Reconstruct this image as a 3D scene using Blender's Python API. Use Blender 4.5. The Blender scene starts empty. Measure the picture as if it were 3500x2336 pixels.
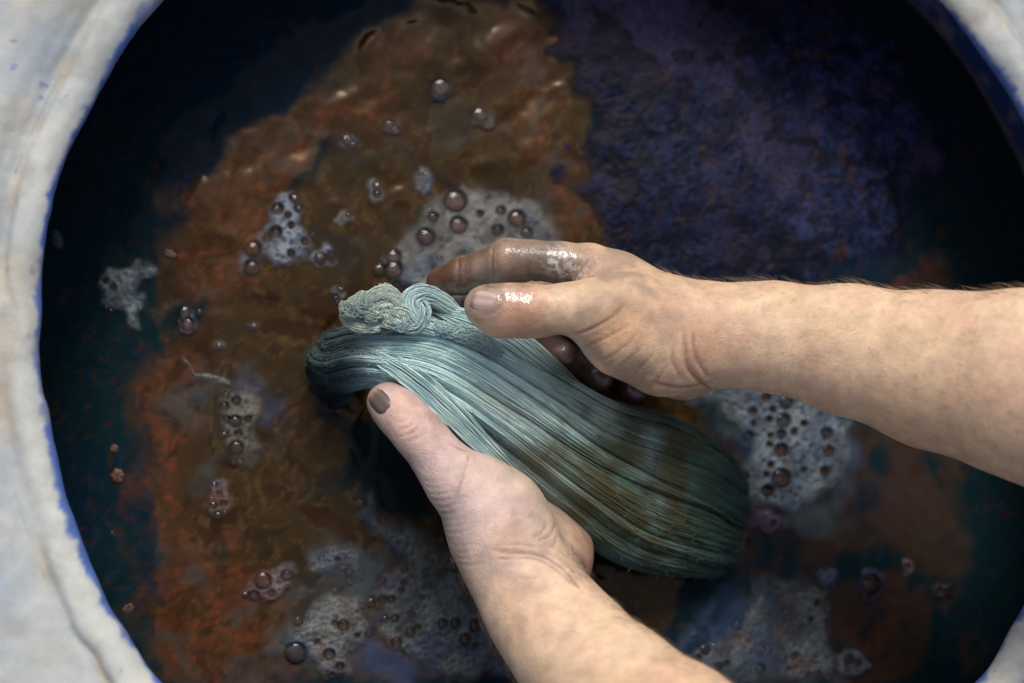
import bpy, math, random
import numpy as np

# ------------------------------------------------------------------ camera, sky, sun, exposure
sc = bpy.context.scene
COL = sc.collection
TILT = 0.15
cf = np.array([TILT, TILT, -1.0]); cf /= np.linalg.norm(cf)
cr = np.cross(cf, [0, 1, 0]); cr /= np.linalg.norm(cr)
cu = np.cross(cr, cf)
CAM = np.array([0, 0, .08]) - cf * .70
FPX = 3500 * 50 / 36                       # focal length in photograph pixels
cam_d = bpy.data.cameras.new('camera')
cam = bpy.data.objects.new('camera', cam_d); COL.objects.link(cam)
from mathutils import Matrix, Vector
m = Matrix.Identity(4)
for i in range(3):
    m[i][0], m[i][1], m[i][2], m[i][3] = cr[i], cu[i], -cf[i], CAM[i]
cam.matrix_world = m
cam_d.lens = 50; cam_d.sensor_width = 36; cam_d.clip_start = .01; cam_d.clip_end = 100
cam_d.dof.use_dof = True; cam_d.dof.focus_distance = .688; cam_d.dof.aperture_fstop = 3.6
sc.camera = cam

SUN_EL, SUN_AZ = math.radians(50), math.radians(-2)   # azimuth from +Y (image top), clockwise
world = bpy.data.worlds.new('World'); sc.world = world; world.use_nodes = True
wn = world.node_tree
sky = wn.nodes.new('ShaderNodeTexSky'); sky.sky_type = 'NISHITA'; sky.sun_disc = False
sky.sun_elevation = SUN_EL; sky.sun_rotation = SUN_AZ; sky.air_density = .8; sky.dust_density = 3.0; sky.ozone_density = .6
bg = wn.nodes['Background']; bg.inputs['Strength'].default_value = .15
hs = wn.nodes.new('ShaderNodeHueSaturation'); hs.inputs['Saturation'].default_value = .7   # thin high cloud
wn.links.new(sky.outputs[0], hs.inputs['Color']); wn.links.new(hs.outputs[0], bg.inputs[0])
sun_d = bpy.data.lights.new('sun', 'SUN'); sun_d.energy = 2.0; sun_d.angle = math.radians(20); sun_d.color = (1, .965, .92)
sun = bpy.data.objects.new('sun', sun_d); COL.objects.link(sun)
sdir = Vector((math.sin(SUN_AZ) * math.cos(SUN_EL), math.cos(SUN_AZ) * math.cos(SUN_EL), math.sin(SUN_EL)))
sun.rotation_euler = sdir.to_track_quat('Z', 'Y').to_euler()
vs = sc.view_settings
vs.view_transform = 'Standard'; vs.look = 'None'; vs.gamma = 1; vs.use_curve_mapping = False
vs.exposure = 0.14
sc.cycles.max_bounces = 8; sc.cycles.transparent_max_bounces = 12

rng = np.random.default_rng(7); random.seed(7)
ALL = {}

# ------------------------------------------------------------------ helpers
def P(px, py, z):
    """photo position + height above the dye bath -> world point"""
    d = cf + cr * ((px - 1750) / FPX) - cu * ((py - 1168) / FPX)
    return CAM + d * ((z - CAM[2]) / d[2])
def PW(pts, z=0.0):
    return np.array([P(x, y, z)[:2] for x, y in pts])
def to_px(p):
    q = np.asarray(p) - CAM; w = q @ cf
    return 1750 + FPX * (q @ cr) / w, 1168 - FPX * (q @ cu) / w

def _h(ix, iy, iz, seed):
    n = (ix * 374761393 + iy * 668265263 + iz * 2147483647 + seed * 974711) & 0xffffffff
    n = ((n ^ (n >> 13)) * 1274126177) & 0xffffffff
    return ((n ^ (n >> 16)) & 0xffff) / 65535.0
def noise(p, seed=0):
    p = np.asarray(p, float); i = np.floor(p).astype(np.int64); t = p - i; t = t * t * (3 - 2 * t)
    if p.shape[1] == 2:
        x, y = i[:, 0], i[:, 1]; z = x * 0
        a = _h(x, y, z, seed); b = _h(x + 1, y, z, seed); c = _h(x, y + 1, z, seed); d = _h(x + 1, y + 1, z, seed)
        u, v = t[:, 0], t[:, 1]
        return (a * (1 - u) + b * u) * (1 - v) + (c * (1 - u) + d * u) * v
    x, y, z = i.T; u, v, w = t.T; r = 0
    for dz in (0, 1):
        a = _h(x, y, z + dz, seed); b = _h(x + 1, y, z + dz, seed); c = _h(x, y + 1, z + dz, seed); d = _h(x + 1, y + 1, z + dz, seed)
        r = r + ((a * (1 - u) + b * u) * (1 - v) + (c * (1 - u) + d * u) * v) * (w if dz else 1 - w)
    return r
def fbm(p, octaves=4, seed=0, gain=.5):
    p = np.asarray(p, float); s = 0; a = 1.0; tot = 0
    for o in range(octaves):
        s = s + a * noise(p * 2 ** o + 17.3 * o, seed + o); tot += a; a *= gain
    return s / tot
def sstep(a, b, x):
    t = np.clip((x - a) / (b - a), 0, 1); return t * t * (3 - 2 * t)
def poly_sd(P2, poly):
    """signed distance (inside > 0) of points to a polygon"""
    poly = np.asarray(poly); n = len(poly); d = np.full(len(P2), 1e9); ins = np.zeros(len(P2), bool)
    for i in range(n):
        a, b = poly[i], poly[(i + 1) % n]; e = b - a; w = P2 - a
        t = np.clip((w @ e) / (e @ e), 0, 1); q = w - t[:, None] * e
        d = np.minimum(d, (q ** 2).sum(1))
        c = (a[1] > P2[:, 1]) != (b[1] > P2[:, 1])
        xx = (b[0] - a[0]) * (P2[:, 1] - a[1]) / (b[1] - a[1] + 1e-15) + a[0]
        ins ^= c & (P2[:, 0] < xx)
    d = np.sqrt(d); return np.where(ins, d, -d)
def polyline_d(P3, line):
    d = np.full(len(P3), 1e9)
    for a, b in zip(line[:-1], line[1:]):
        e = b - a; w = P3 - a; t = np.clip((w @ e) / (e @ e + 1e-12), 0, 1)
        d = np.minimum(d, ((w - t[:, None] * e) ** 2).sum(1))
    return np.sqrt(d)
def catmull(pts, n):
    pts = np.asarray(pts, float); k = len(pts)
    s = np.linspace(0, k - 1, n); i = np.minimum(s.astype(int), k - 2); t = (s - i)[:, None]
    p = np.vstack([2 * pts[:1] - pts[1:2], pts, 2 * pts[-1:] - pts[-2:-1]])
    a, b, c, d = p[i], p[i + 1], p[i + 2], p[i + 3]
    return .5 * (2 * b + (c - a) * t + (2 * a - 5 * b + 4 * c - d) * t ** 2 + (3 * b - a - 3 * c + d) * t ** 3)
def lin(c):
    c = np.asarray(c, float) / 255.0
    return np.where(c <= .04045, c / 12.92, ((c + .055) / 1.055) ** 2.4)
def mixc(a, b, t):
    return np.asarray(a) * (1 - t[:, None]) + np.asarray(b) * t[:, None]

def mesh_np(name, V, Fq, mat, parent=None, col=None, extra=None, smooth=True):
    V = np.asarray(V, np.float32); Fq = np.asarray(Fq, np.int32); k = Fq.shape[1]
    me = bpy.data.meshes.new(name)
    me.vertices.add(len(V)); me.vertices.foreach_set('co', V.ravel())
    me.loops.add(Fq.size); me.loops.foreach_set('vertex_index', Fq.ravel())
    me.polygons.add(len(Fq)); me.polygons.foreach_set('loop_start', np.arange(0, Fq.size, k, dtype=np.int32))
    try: me.polygons.foreach_set('loop_total', np.full(len(Fq), k, np.int32))
    except Exception: pass
    if col is not None:
        c = np.ones((len(V), 4), np.float32); c[:, :3] = col
        at = me.attributes.new('Col', 'FLOAT_COLOR', 'POINT'); at.data.foreach_set('color', c.ravel())
    for kname, val in (extra or {}).items():
        at = me.attributes.new(kname, 'FLOAT', 'POINT'); at.data.foreach_set('value', np.asarray(val, np.float32))
    me.polygons.foreach_set('use_smooth', np.full(len(Fq), smooth, bool))
    me.update(calc_edges=True); me.validate()
    if mat: me.materials.append(mat)
    o = bpy.data.objects.new(name, me); COL.objects.link(o)
    if parent: o.parent = parent
    return o
def tag(o, label=None, category=None, group=None, kind=None):
    for k, v in (('label', label), ('category', category), ('group', group), ('kind', kind)):
        if v: o[k] = v
    return o
def empty(name, loc):
    o = bpy.data.objects.new(name, None); COL.objects.link(o); o.location = loc; o.empty_display_size = .02
    bpy.context.view_layer.update(); return o
def adopt(o, parent):
    o.parent = parent; o.matrix_parent_inverse = Matrix.Translation(parent.location).inverted(); return o
def grid_faces(nu, nv, wrap_u=False):
    i = np.arange(nu if wrap_u else nu - 1)[:, None]; j = np.arange(nv - 1)[None]
    i2 = (i + 1) % nu
    return np.stack([i * nv + j, i2 * nv + j, i2 * nv + j + 1, i * nv + j + 1], -1).reshape(-1, 4)

# ------------------------------------------------------------------ materials
class NT:
    def __init__(s, name):
        s.m = bpy.data.materials.new(name); s.m.use_nodes = True; s.t = s.m.node_tree; s.b = s.t.nodes['Principled BSDF']
    def n(s, typ, **kw):
        x = s.t.nodes.new('ShaderNode' + typ)
        for k, v in kw.items():
            if k in x.inputs: x.inputs[k].default_value = v
            else: setattr(x, k, v)
        return x
    def l(s, a, b): s.t.links.new(a, b)
    def attr(s, name, out='Color'): return s.n('Attribute', attribute_name=name).outputs[out]
    def ramp(s, fac, a, b, lo=0., hi=1.):
        x = s.n('MapRange'); s.l(fac, x.inputs[0]); x.inputs[1].default_value = lo; x.inputs[2].default_value = hi
        x.inputs[3].default_value = a; x.inputs[4].default_value = b; return x.outputs[0]
    def mulcol(s, col, fac):
        x = s.n('VectorMath', operation='SCALE'); s.l(col, x.inputs[0]); s.l(fac, x.inputs['Scale']); return x.outputs[0]
    def coord(s): return s.n('TexCoord').outputs['Object']
    def noise(s, vec, scale, detail=4., rough=.55):
        x = s.n('TexNoise', Scale=scale, Detail=detail, Roughness=rough); s.l(vec, x.inputs['Vector']); return x.outputs['Fac']
    def bump(s, h, strength, dist, prev=None):
        x = s.n('Bump', Strength=strength, Distance=dist); s.l(h, x.inputs['Height'])
        if prev: s.l(prev, x.inputs['Normal'])
        return x.outputs[0]
def setp(b, **kw):
    for k, v in kw.items(): b.inputs[k.replace('_', ' ')].default_value = v

def mat_vat():
    t = NT('vat_clay'); c = t.coord(); n1 = t.noise(c, 90, 6, .65); n2 = t.noise(c, 700, 3)
    t.l(t.mulcol(t.attr('Col'), t.ramp(n1, .82, 1.16, .25, .75)), t.b.inputs['Base Color'])
    t.l(t.bump(n2, .2, .0005, t.bump(n1, .22, .0015)), t.b.inputs['Normal'])
    t.l(t.ramp(n1, .55, .85), t.b.inputs['Roughness']); setp(t.b, Specular_IOR_Level=.35); return t.m
def mat_water():
    t = NT('dye_bath'); c = t.coord(); n1 = t.noise(c, 130, 5, .55); n2 = t.noise(c, 34, 3, .45)
    t.l(t.mulcol(t.attr('Col'), t.ramp(n1, .82, 1.18, .25, .75)), t.b.inputs['Base Color'])
    t.l(t.ramp(t.attr('film', 'Fac'), .04, .24), t.b.inputs['Roughness'])
    t.l(t.ramp(t.attr('copper', 'Fac'), .02, .25), t.b.inputs['Specular IOR Level'])        # coppery indigo skin on the bath, cut off where the sky reflection is drawn to end
    mx = t.n('Mix', data_type='RGBA'); t.l(t.attr('copper', 'Fac'), mx.inputs[0]); mx.inputs[6].default_value = (1, 1, 1, 1); mx.inputs[7].default_value = (1, .66, .34, 1)
    t.l(mx.outputs[2], t.b.inputs['Specular Tint'])
    t.l(t.bump(n2, .02, .005), t.b.inputs['Normal']); setp(t.b, IOR=1.6); return t.m
def mat_foam(name, rough=.35, sc_=900):
    t = NT(name); c = t.coord()
    v = t.n('TexVoronoi', Scale=sc_); t.l(c, v.inputs['Vector']); n1 = t.noise(c, 300, 5, .6)
    t.l(t.mulcol(t.mulcol(t.attr('Col'), t.ramp(v.outputs['Distance'], .75, 1.25, 0, .7)), t.ramp(n1, .6, 1.4, .25, .75)), t.b.inputs['Base Color'])
    t.l(t.bump(v.outputs['Distance'], .5 if name == 'pale_foam' else .2, .0006, t.bump(n1, .4 if name == 'pale_foam' else .15, .0015)), t.b.inputs['Normal'])
    setp(t.b, Roughness=rough, IOR=1.33, Specular_IOR_Level=.5 if name == 'pale_foam' else .15)
    if True: t.l(t.attr('cover', 'Fac'), t.b.inputs['Alpha'])     # thin froth lets the bath show through
    return t.m
def mat_bubble():
    t = NT('bubble_film'); o = t.t.nodes['Material Output']
    tr = t.n('BsdfTransparent', Color=(.98, .985, .99, 1)); g = t.n('BsdfGlossy', Roughness=.04, Color=(.95, .97, 1, 1))
    f = t.n('Fresnel', IOR=1.34); mx = t.n('MixShader')
    t.l(f.outputs[0], mx.inputs[0]); t.l(tr.outputs[0], mx.inputs[1]); t.l(g.outputs[0], mx.inputs[2]); t.l(mx.outputs[0], o.inputs['Surface']); return t.m
def mat_skin():
    t = NT('skin'); c = t.coord()
    n1 = t.noise(c, 120, 4, .6); n2 = t.noise(c, 1400, 3, .6)
    v = t.n('TexVoronoi', Scale=1100., feature='DISTANCE_TO_EDGE'); t.l(c, v.inputs['Vector'])
    t.l(t.mulcol(t.attr('Col'), t.ramp(n1, .82, 1.15, .3, .7)), t.b.inputs['Base Color'])
    nb = t.bump(n2, .3, .0006, t.bump(v.outputs['Distance'], .35, .0014, t.bump(t.noise(c, 260, 4, .6), .3, .0016)))
    t.l(nb, t.b.inputs['Normal']); w = t.attr('wet', 'Fac')
    t.l(t.ramp(w, .48, .3), t.b.inputs['Roughness']); t.l(w, t.b.inputs['Coat Weight']); setp(t.b, Coat_Roughness=.06, Coat_IOR=1.6)
    setp(t.b, Subsurface_Weight=.18, Subsurface_Scale=.006, IOR=1.4); t.b.inputs['Subsurface Radius'].default_value = (1, .35, .2)
    t.l(t.bump(n2, .12, .0005, t.bump(t.noise(c, 420, 2), .35, .0012)), t.b.inputs['Coat Normal']); return t.m
def mat_attr(name, rough, coat=0., bumpscale=0, spec=.5):
    t = NT(name); t.l(t.attr('Col'), t.b.inputs['Base Color']); setp(t.b, Roughness=rough, Coat_Weight=coat, Coat_Roughness=.1, Specular_IOR_Level=spec)
    if bumpscale: t.l(t.bump(t.noise(t.coord(), bumpscale, 3), .3, .0004), t.b.inputs['Normal'])
    return t.m
M = dict(vat=mat_vat(), water=mat_water(), foam=mat_foam('pale_foam'), indigo=mat_foam('indigo_foam', .5, 420), bubble=mat_bubble(), skin=mat_skin(),
         yarn=mat_attr('yarn', .95, spec=.06), nail=mat_attr('nail', .42, .12, 1500), hair=mat_attr('hair', .6), flake=mat_attr('rust_flake', .5, 0, 500))

# ------------------------------------------------------------------ vat
VC = np.array([.0345, .0078]); RIM = .2555; RW = .302
def build_vat():
    prof = [(RW + .004, -.06), (RW + .004, -.01), (RW, .01), (.295, .04), (.281, .066), (.266, .086), (.2585, .0945), (.2555, .0995), (.2565, .1045), (.2615, .1085), (.268, .1095),
            (.2735, .1075), (.2765, .1065), (.281, .1085), (.29, .112), (.31, .112), (.335, .104), (.37, .084), (.42, .04), (.46, -.02)]
    pr = catmull(prof, 150); s = np.r_[0, np.cumsum(np.hypot(*np.diff(pr, axis=0).T))]
    i_edge = int(np.argmin(pr[:, 0] + (pr[:, 1] < .06) * 1)); dist = s - s[i_edge]
    nu = 1100; th = np.linspace(0, 2 * np.pi, nu, endpoint=False)
    T, I = np.meshgrid(th, np.arange(len(pr)), indexing='ij'); T = T.ravel(); I = I.ravel()
    r, z, e = pr[I, 0].copy(), pr[I, 1].copy(), dist[I]
    cyc = np.c_[np.cos(T), np.sin(T)]
    w = (fbm(np.c_[cyc * 5, e * 25], 3, 3) - .5); w2 = fbm(np.c_[cyc * 22, e * 90], 4, 9) - .5
    out = sstep(-.004, .03, e)
    z += w * .004 * out + w2 * .0018 * sstep(-.01, .01, e)
    r += w * .004 + (fbm(cyc * 9, 3, 21) - .5) * .004
    # the shoulder falls away faster on the lower right side, the left carries the broad plastered shoulder
    lr = sstep(-.2, .95, cyc @ np.array([.75, -.66])); z -= lr * sstep(.018, .05, e) * .05
    crease = np.exp(-((e - .0225 - .004 * w * 4) / .0035) ** 2); z -= crease * .0022 * (.5 + fbm(cyc * 12, 2, 5))
    V = np.c_[VC[0] + r * cyc[:, 0], VC[1] + r * cyc[:, 1], z]
    q3 = V
    streak = fbm(np.c_[cyc * 60, e * 40], 4, 31); blotch = fbm(q3 * 26, 4, 41); fine = fbm(q3 * 160, 3, 43)
    pale = lin((170, 173, 170)); cool = lin((146, 154, 160)); warm = lin((180, 170, 150)); ochre = lin((176, 150, 104)); blue = lin((58, 92, 160)); deep = lin((40, 60, 112))
    col = mixc(pale, cool, sstep(.42, .72, blotch)); col = mixc(col, warm, sstep(.5, .8, fbm(np.c_[cyc * 6, e * 60], 3, 51)) * .7)
    lipw = np.exp(-((e - .012) / .008) ** 2); col = mixc(col, lin((200, 196, 180)), lipw * .4)
    col = mixc(col, ochre, crease * sstep(.35, .7, fbm(cyc * 14, 3, 61)) * .45)
    edge = 1 - sstep(.002, .006, e + (streak - .5) * .007 + (fine - .5) * .006 + (fbm(cyc * 5, 2, 77) - .5) * .009)
    col = mixc(col, blue, edge * .93); col = mixc(col, deep, 1 - sstep(-.014, -.005, e + (streak - .5) * .006))
    spots = sstep(.84, .88, fbm(q3 * 170, 2, 71)) * (e > 0); col = mixc(col, lin((96, 112, 150)), spots * .7); col = mixc(col, lin((150, 146, 136)), sstep(.5, .7, fbm(q3 * 75, 4, 75)) * .45)
    tide = np.exp(-((z - .004) / .004) ** 2) * (e < -.05); col = mixc(col, lin((120, 90, 70)), tide * .7)
    return mesh_np('vat_wall', V, grid_faces(nu, len(pr), True), M['vat'], None, col)
vat = build_vat(); vat.name = 'dye_vat'
tag(vat, 'round clay dye vat with pale plastered rim stained blue along its inner edge', 'vat')

# ------------------------------------------------------------------ dye bath
def px_polys(lst): return [PW(p) for p in lst]
BROWN = [(1440, 20), (1600, 0), (1980, 0), (2040, 300), (2080, 700), (2120, 950), (2300, 1400), (2600, 1500), (2560, 1900), (2300, 2020), (2240, 2150), (2330, 2340), (540, 2340), (560, 2000), (525, 1700), (490, 1400), (500, 1150), (540, 850), (740, 560), (1080, 240)]  # film tone paints in the sky's reflection, dark beyond this outline
RUST = [[(1480, 70), (1150, 290), (850, 500), (600, 780), (580, 900), (760, 985), (900, 800), (1000, 560), (1250, 350), (1480, 190)],
        [(1660, 20), (1800, 0), (1850, 200), (1920, 360), (1880, 500), (1985, 780), (1930, 860), (1860, 700), (1830, 400), (1720, 250)],
        [(490, 1250), (600, 1250), (745, 1300), (725, 1420), (640, 1600), (690, 1800), (560, 1900), (545, 1700), (505, 1450)],
        [(560, 1950), (720, 1880), (880, 1900), (970, 2100), (1010, 2340), (560, 2340), (545, 2100)],
        [(2960, 1020), (3100, 850), (3180, 830), (3170, 1020)], [(2420, 1000), (2480, 930), (2600, 960), (2640, 1020)],
        [(2870, 2120), (2950, 2060), (3060, 2090), (3060, 2340), (2850, 2340)],
        [(2540, 1700), (2640, 1660), (2760, 1700), (2740, 1860), (2600, 1900)]]
DIM = [[(2750, 1400), (3340, 1480), (3340, 1850), (3250, 2000), (3180, 2340), (2800, 2340), (2750, 1900)], [(480, 1240), (380, 1270), (410, 1420), (500, 1560)], [(360, 1740), (430, 1760), (500, 1980), (430, 1960)], [(3280, 2250), (3360, 2180), (3300, 2336), (3260, 2336)]]
DARK = [[(1190, 1400), (1330, 1390), (1420, 1560), (1500, 1760), (1400, 1800), (1220, 1700), (1180, 1560)], [(1070, 1330), (1200, 1440), (1100, 1430)], [(2730, 1740), (2860, 1660), (2830, 1760), (2720, 1800)],  # dark patches; one paints the shadow by the skein's left end
        [(2300, 1960), (2480, 1900), (2420, 2000), (2330, 2040)], [(1430, 2220), (1510, 2220), (1500, 2290), (1430, 2280)], [(560, 1180), (500, 1120), (640, 1000), (760, 1000), (640, 1130)], [(1010, 620), (1080, 480), (1150, 470), (1060, 600)]]
FILM = [[(960, 2000), (1150, 1880), (1330, 1800), (1500, 1860), (1650, 2000), (1900, 2340), (950, 2340)], [(2250, 2340), (2330, 2080), (2560, 1950), (2760, 1980), (2860, 2120), (2840, 2340)], [(2380, 1330), (2600, 1290), (2920, 1420), (2920, 1640), (2760, 1800), (2560, 1800), (2520, 1560)], [(1290, 860), (1500, 620), (1850, 680), (2000, 900), (1600, 1000), (1340, 1000)], [(700, 1280), (900, 1300), (930, 1560), (800, 1640), (720, 1500)]]
def build_water():
    h = .0016; n = int(.616 / h); x = (np.arange(n) - n / 2) * h
    X, Y = np.meshgrid(x + VC[0], x + VC[1], indexing='ij'); p = np.c_[X.ravel(), Y.ravel()]
    rr = np.hypot(*(p - VC).T)
    warp = np.c_[fbm(p * 45, 4, 1) - .5, fbm(p * 45, 4, 2) - .5]; pw = p + warp * .03
    sw = p + np.c_[fbm(p * 22, 3, 5) - .5, fbm(p * 22, 3, 6) - .5] * .09        # swirled coordinates
    swirl = fbm(sw * np.array([90, 45]), 4, 8); fine = fbm(p * 350, 3, 11); mid = fbm(pw * 110, 4, 13)
    dark = np.array([.0048, .0165, .0200]); navy = np.array([.0050, .0140, .0240]); cop = np.zeros(len(p))
    col = mixc(dark, navy, sstep(.4, .7, fbm(p * 14, 3, 4))); film = np.zeros(len(p)); z = np.zeros(len(p))
    olive = lin((48, 36, 18)); olive2 = lin((84, 66, 34)); brown = lin((40, 24, 12)); rust = lin((70, 42, 26)); rust2 = lin((110, 53, 32)); grey = lin((58, 60, 58))
    for q in px_polys(DIM):
        s = sstep(-.003, .006, poly_sd(pw, q)) * .6 * sstep(.3, .6, fbm(sw * 34, 4, 19)); col = mixc(col, lin((66, 46, 32)), s); film = np.maximum(film, s * .6)
    sb = sstep(-.003, .005, poly_sd(pw, PW(BROWN)))
    lc = mixc(olive, brown, sstep(.44, .56, swirl)); lc = mixc(lc, olive2, np.exp(-((swirl - .5) / .016) ** 2) * .5)
    sw2 = p + np.c_[fbm(p * 60, 3, 75) - .5, fbm(p * 60, 3, 76) - .5] * .035; cell = fbm(sw2 * 75, 3, 78)
    lc = mixc(lc, olive2 * 1.1, np.exp(-((cell - .56) / .014) ** 2) * .4); lc = mixc(lc, brown * .55, sstep(.56, .68, cell) * .45)
    lc = mixc(lc, dark, sstep(.6, .75, fbm(sw * 40, 3, 17)) * .35)
    col = mixc(col, lc, sb); film = np.maximum(film, sb * .25); cop = sb * (.75 + .5 * (swirl - .5))
    for k, q in enumerate(px_polys(RUST)):
        d = poly_sd(p + warp * .045, q); s = sstep(-.012, .006, d) * (1 - .8 * sstep(.45, .58, mid)) * (1 - .25 * sstep(.5, .65, fbm(pw * 240, 3, 27))) * (.85 if k < 4 else .6)
        rc = mixc(rust, rust2, sstep(.4, .7, fine * .5 + mid * .5)); rc = mixc(rc, grey, sstep(.55, .7, fbm(pw * 70, 3, 23)) * .6)
        col = mixc(col, rc, s); film = np.maximum(film, s); cop = np.maximum(cop, s * .45); z += s * .0002
    # loose rust specks drifting on the dark liquid
    sp = .8 * sstep(.66, .78, fbm(p * 330, 2, 29)) * sstep(.30, .5, fbm(p * 14, 3, 33)) * (1 - sb); col = mixc(col, rust * .7, sp * .7); film = np.maximum(film, sp)
    bs = sstep(.72, .78, fbm(p * 330, 2, 39)) * (1 - sb); col = mixc(col, lin((34, 44, 70)), bs * .35)
    for q in px_polys(DARK):
        s = sstep(-.004, .005, poly_sd(pw, q)) * .93; col = mixc(col, dark * .7, s); film *= 1 - s; cop *= 1 - s
    for q, amt in zip(px_polys(FILM), (.75, .75, .7, .5, .5)):
        s = sstep(-.008, .014, poly_sd(p + warp * .06, q)) * amt * (.25 + .75 * sstep(.38, .58, fbm(sw2 * 55, 4, 81))); col = mixc(col, mixc(lin((66, 74, 76)), lin((52, 66, 92)), sstep(.4, .65, fbm(p * 40, 3, 83))), s); film = np.maximum(film, s * .7); cop *= 1 - .7 * s; z += s * .0004
    z += (fbm(sw * 24, 2, 61) - .5) * .0016 + ((fbm(sw * np.array([70, 40]), 2, 91) - .5) * .0013 + (fbm(sw2 * 75, 2, 78) - .5) * .0006) * sb
    keep = rr < RW + .004; idx = np.full(len(p), -1); idx[keep] = np.arange(keep.sum())
    f = grid_faces(n, n); f = idx[f]; f = f[(f >= 0).all(1)]
    o = mesh_np('water', np.c_[p, z][keep], f, M['water'], None, col[keep], {'film': film[keep], 'copper': np.clip(cop, 0, 1)[keep]}); o['kind'] = 'structure'; return o
build_water()

# ------------------------------------------------------------------ froth patches with bubbles
hemi_v, hemi_f = [], []
for i in range(9):
    a = i / 8 * math.pi * .5
    for j in range(18): hemi_v.append((math.cos(a) * math.cos(j / 18 * 2 * math.pi), math.cos(a) * math.sin(j / 18 * 2 * math.pi), math.sin(a)))
for i in range(8):
    for j in range(18): hemi_f.append((i * 18 + j, i * 18 + (j + 1) % 18, (i + 1) * 18 + (j + 1) % 18, (i + 1) * 18 + j))
hv = np.array(hemi_v); hf = np.array(hemi_f)
lv = np.array([(math.cos(i / 3 * 1.5708) * math.cos(j / 8 * 6.28318), math.cos(i / 3 * 1.5708) * math.sin(j / 8 * 6.28318), math.sin(i / 3 * 1.5708)) for i in range(4) for j in range(8)])
lf = np.array([(i * 8 + j, i * 8 + (j + 1) % 8, (i + 1) * 8 + (j + 1) % 8, (i + 1) * 8 + j) for i in range(3) for j in range(8)])
hemi = mesh_np('bubble', hv, hf, M['bubble']); hemi_me = hemi.data; bpy.data.objects.remove(hemi)

def foam_patch(name, label, poly, bubbles=(), col=(92, 100, 100), height=.0022, nsmall=0, seed=0, small_r=(.0006, .0016), group=None, category='foam', rustmix=.25, mat='foam', edge=.006, h=.0010, lump=.0012):
    poly = PW(poly); lo = poly.min(0) - .006; hi = poly.max(0) + .006
    nx, ny = ((hi - lo) / h).astype(int) + 1
    X, Y = np.meshgrid(lo[0] + np.arange(nx) * h, lo[1] + np.arange(ny) * h, indexing='ij'); p = np.c_[X.ravel(), Y.ravel()]
    warp = np.c_[fbm(p * 90, 3, seed + 1) - .5, fbm(p * 90, 3, seed + 2) - .5] * .008
    d = poly_sd(p + warp, poly); keep = d > -.0012
    prof = np.sqrt(np.clip((d + .0012) / (edge + .0012), 0, 1) * (2 - np.clip((d + .0012) / (edge + .0012), 0, 1)))
    z = -.0016 + (height + .0016) * prof + (fbm(p * 160, 4, seed + 5) - .5) * lump * prof
    base = lin(col) * 1.05; c = mixc(base * .75, base * 1.3, fbm(p * 130, 4, seed + 7)); c = mixc(c, lin((44, 58, 88)), sstep(.5, .72, fbm(p * 60, 3, seed + 9)) * .55)
    c = mixc(c, lin((92, 54, 34)), sstep(.52, .72, fbm(p * 80, 3, seed + 11)) * rustmix)
    blist = [(P(x, y, 0)[:2], r / 6300.) for x, y, r in bubbles]
    r2 = np.random.default_rng(seed + 5); small = []; tries = 0
    nsmall = int(nsmall * 1.5)
    while len(small) < nsmall and tries < nsmall * 20:
        tries += 1; q = lo + r2.random(2) * (hi - lo)
        if poly_sd(q[None], poly)[0] < .002: continue
        r = small_r[0] + (small_r[1] - small_r[0]) * r2.random() ** 2.5
        if any(np.hypot(*(q - b)) < r + rb for b, rb in blist + small): continue
        small.append((q, r))
    def carve(b, r, amt):
        dd = np.hypot(*(p - b).T) / r; hole = 1 - sstep(.7, 1.02, dd); ring = np.exp(-((dd - 1.05) / .16) ** 2)
        return dd, hole * amt, ring
    for b, r in blist + small:
        w = (np.abs(p - b) < r * 1.7).all(1)
        if not w.any(): continue
        dd = np.hypot(*(p[w] - b).T) / r; hole = (1 - sstep(.75, 1.0, dd)) * (1. if r > .0017 else .45); ring = np.exp(-((dd - 1.0) / .14) ** 2) * (1. if r > .0017 else .5)
        z[w] = z[w] * (1 - hole) + (.0002) * hole + ring * min(.0006, r * .2)
        c[w] = mixc(c[w], lin((66, 40, 25)), hole * .95); c[w] = mixc(c[w], lin((12, 20, 26)), ring * .55)
    V = np.c_[p, z]; idx = np.full(len(p), -1); idx[keep] = np.arange(keep.sum())
    f = idx[grid_faces(nx, ny)]; f = f[(f >= 0).all(1)]
    fd = min(.0075, .55 * float(d.max())); cov = sstep(-.001, fd, d + (fbm(p * 140, 3, seed + 31) - .5) * fd * .8) * (.5 + .45 * sstep(.3, .62, fbm(p * 70, 3, seed + 33)))
    o = mesh_np(name, V[keep], f, M[mat], None, c[keep], {'cover': cov[keep]}); tag(o, label, category, group)
    for b, r in blist:
        k = bpy.data.objects.new('bubble', hemi_me); COL.objects.link(k); k.parent = o
        k.location = (b[0], b[1], .0002); k.scale = (r * 1.03, r * 1.03, r * .36)
    if small:
        vv = np.vstack([lv * np.array([r, r, r * .6]) + np.array([b[0], b[1], height * .4]) for b, r in small])
        ff = np.vstack([lf + i * len(lv) for i in range(len(small))])
        s = mesh_np('small_bubbles', vv, ff, M['bubble'], o); s['kind'] = 'stuff'
    return o
def crop(pts, x0, y0, s): return [(x0 + s * a, y0 + s * b, *[s * r for r in rest]) for a, b, *rest in pts]
def oval(x, y, rx, ry, n=14, rot=0, seed=0):
    r = random.Random(seed); out = []
    for i in range(n):
        a = i / n * 2 * math.pi; k = .88 + .24 * r.random(); u, v = rx * k * math.cos(a), ry * k * math.sin(a)
        out.append((x + u * math.cos(rot) - v * math.sin(rot), y + u * math.sin(rot) + v * math.cos(rot)))
    return out
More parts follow.
